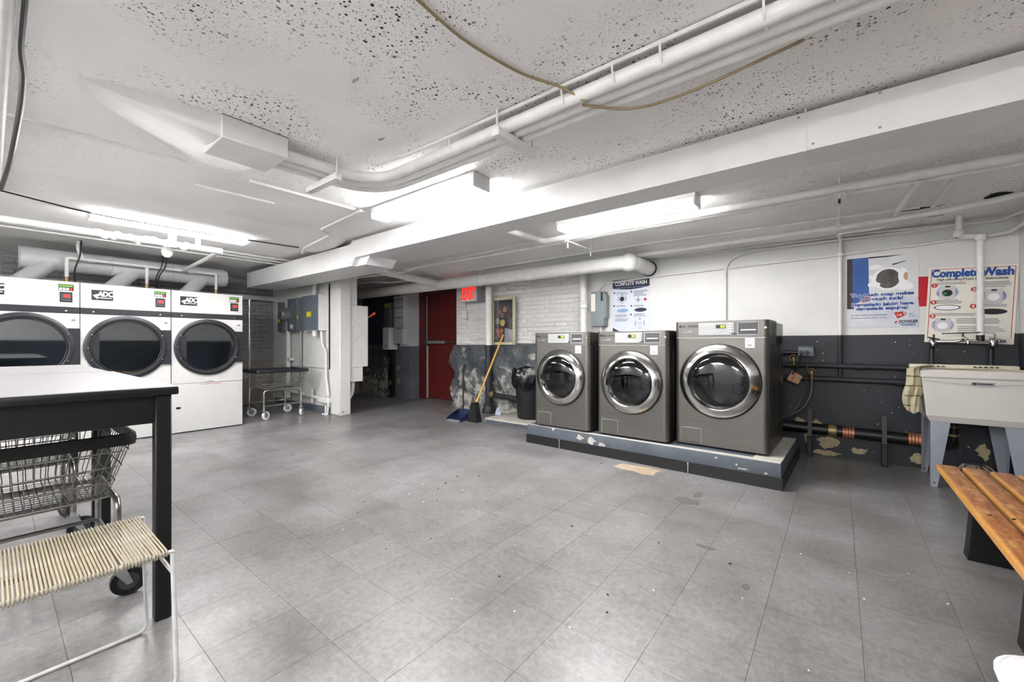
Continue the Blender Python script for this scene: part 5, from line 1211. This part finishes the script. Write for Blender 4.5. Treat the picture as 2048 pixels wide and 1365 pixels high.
for body, z, s in t_:
    text(body, s, (.0, -.0040, z), MINKW, p2, 'headline_outline', bold=.0042, align='CENTER', sx=1.08)
    text(body, s, (.0, -.0048, z), MINKB, p2, 'headline', bold=.0016, align='CENTER', sx=1.08)
text('For best results, use no more than', .019, (-w + .03, -.003, h - .545), MINKN, p2, 'small_text', sx=.95)
text('Para mejores resultados, utilice no mas de', .016, (-w + .03, -.003, h - .57), MINKN, p2, 'small_text', sx=.9)
MB().prism([(.085, h - .525), (.145, h - .515), (.155, h - .555), (.11, h - .58)], -.003, -.001, 'xz').tube([(.152, -.002, h - .525), (.168, -.002, h - .535), (.155, -.002, h - .552)], .003, 5).build('red_cup', MINKR, p2, smooth=False)
text('1/4', .026, (.12, -.0045, h - .556), MINKW, p2, 'cup_text', bold=.0006, align='CENTER')
text('CUP', .015, (.18, -.003, h - .545), MINKN, p2, 'small_text'); text('DE TAZA', .012, (.18, -.003, h - .565), MINKN, p2, 'small_text')
text('FOWLER', .033, (.118, -.003, h - .618), MINKN, p2, 'brand_text', bold=.0012, shear=.15, sx=.95)
MB().prism([(.085, h - .62), (.10, h - .60), (.112, h - .605), (.10, h - .622)], -.003, -.001, 'xz').build('brand_mark', MINKR, p2, smooth=False)
MB().box((.118, -.003, h - .628), (.235, -.001, h - .624)).box((.13, -.003, h - .643), (.225, -.001, h - .635)).build('print_lines', MINKB, p2, smooth=False)

# red notice and cream poster
rn = MB().prism([(-.045, .0), (.03, .0), (.06, .255), (-.07, .265)], -.003, .0, 'xz').build('red_notice', MREDP, origin=(0, 0, 0), smooth=False)
rn.location = (.605, 5.097, 1.43); tag(rn, 'plain red notice tucked behind the cream instruction poster', 'notice')
p3 = thing('wash_board', 'cream instruction board with blue Complete Wash title behind the faucet', 'poster', (.845, 5.085, 1.105)); p3.rotation_euler = (0, R(2.6), 0)
w, h = .255, .645
MB().box((-w, -.003, 0), (w, .002, h)).build('sheet', MCREAM, p3, smooth=False)
bd = MB()
for a, b_ in (((-w + .015, h - .018), (w - .015, h - .014)), ((-w + .015, .03), (-w + .019, h - .014)), ((w - .019, .05), (w - .015, h - .014))): bd.box((a[0], -.004, a[1]), (b_[0], -.0025, b_[1]))
bd.build('border', MINKR, p3, smooth=False)
text('Complete', .088, (-w + .018, -.005, h - .082), MINKB, p3, 'title', bold=.0045, sx=.80); text('Wash', .088, (.055, -.005, h - .082), MINKB, p3, 'title', bold=.0045, sx=.86)
text('High-efficiency/Front Load Instructions', .030, (0, -.0045, h - .115), MINKK, p3, 'subtitle', align='CENTER', sx=.86, bold=.0004)
im = MB(); lines(im, -.20, h - .135, .20, 2, .012, -.0045, .005, 11); lines(im, .05, h - .14, .19, 4, .013, -.0045, .005, 12); lines(im, -.20, h - .285, .17, 3, .012, -.0045, .005, 13); lines(im, .05, h - .315, .17, 3, .012, -.0045, .005, 14)
lines(im, -.21, h - .40, .34, 2, .013, -.0045, .005, 15); lines(im, -.07, h - .445, .29, 3, .016, -.0045, .006, 16); lines(im, -.06, h - .51, .27, 4, .016, -.0045, .005, 17)
im.build('print_lines', MINKG, p3, smooth=False)
for k, (x, z) in enumerate(((-.215, h - .155), (.02, h - .195), (-.215, h - .30), (.02, h - .335), (-.215, h - .42))):
    MB().prism([(x + .019 * math.cos(2 * PI * q / 18), z + .019 * math.sin(2 * PI * q / 18)) for q in range(18)], -.0062, -.003, 'xz').build('number_disc', MINKR, p3, smooth=False)
    text('12345'[k], .032, (x, -.0068, z - .011), MINKW, p3, 'number', bold=.001, align='CENTER')
wash_icon2 = lambda x, z, r, dm: (MB().prism([(x + r * 1.15 * math.cos(2 * PI * k / 28), z + r * math.sin(2 * PI * k / 28)) for k in range(28)], -.0045, -.003, 'xz').build('picture_ring', M('ring_violet', (120, 96, 150), .6, col2=(190, 200, 224), vs=8), p3, smooth=False),
    MB().box((x - r * .8, -.0052, z - r * .95), (x + r * .8, -.004, z + r)).build('picture_body', MLGREY, p3, smooth=False),
    MB().prism([(x + r * .55 * math.cos(2 * PI * k / 24), z - .1 * r + r * .5 * math.sin(2 * PI * k / 24)) for k in range(24)], -.0058, -.004, 'xz').build('picture_door', dm, p3, smooth=False),
    MB().box((x - r * .25, -.0058, z + r * .72), (x + r * .25, -.004, z + r * .95)).build('picture_display', MINKK, p3, smooth=False))
wash_icon2(-.135, h - .215, .058, MINKK); wash_icon2(-.15, h - .495, .058, MINKW); wash_icon2(.13, h - .255, .06, MINKW)
MB().prism(blob(-.15, h - .225, .018, .014, 10, .3, 5), -.0066, -.004, 'xz').build('green_garment', M('print_green', (30, 130, 70), .6), p3, smooth=False)
for x, z, m in ((-.13, h - .345, MINKW), (.13, h - .38, MINKK)):
    MB().prism([(x + .08 * math.cos(2 * PI * k / 24), z + .024 * math.sin(2 * PI * k / 24)) for k in range(24)], -.005, -.003, 'xz').build('dial_picture', MINKK, p3, smooth=False)
    MB().prism([(x + .072 * math.cos(2 * PI * k / 24), z + .019 * math.sin(2 * PI * k / 24)) for k in range(24)], -.0058, -.004, 'xz').build('dial_face', m, p3, smooth=False)
text('FOWLER', .033, (.09, -.0045, .012), MINKN, p3, 'brand_text', bold=.0012, shear=.15, sx=.95)
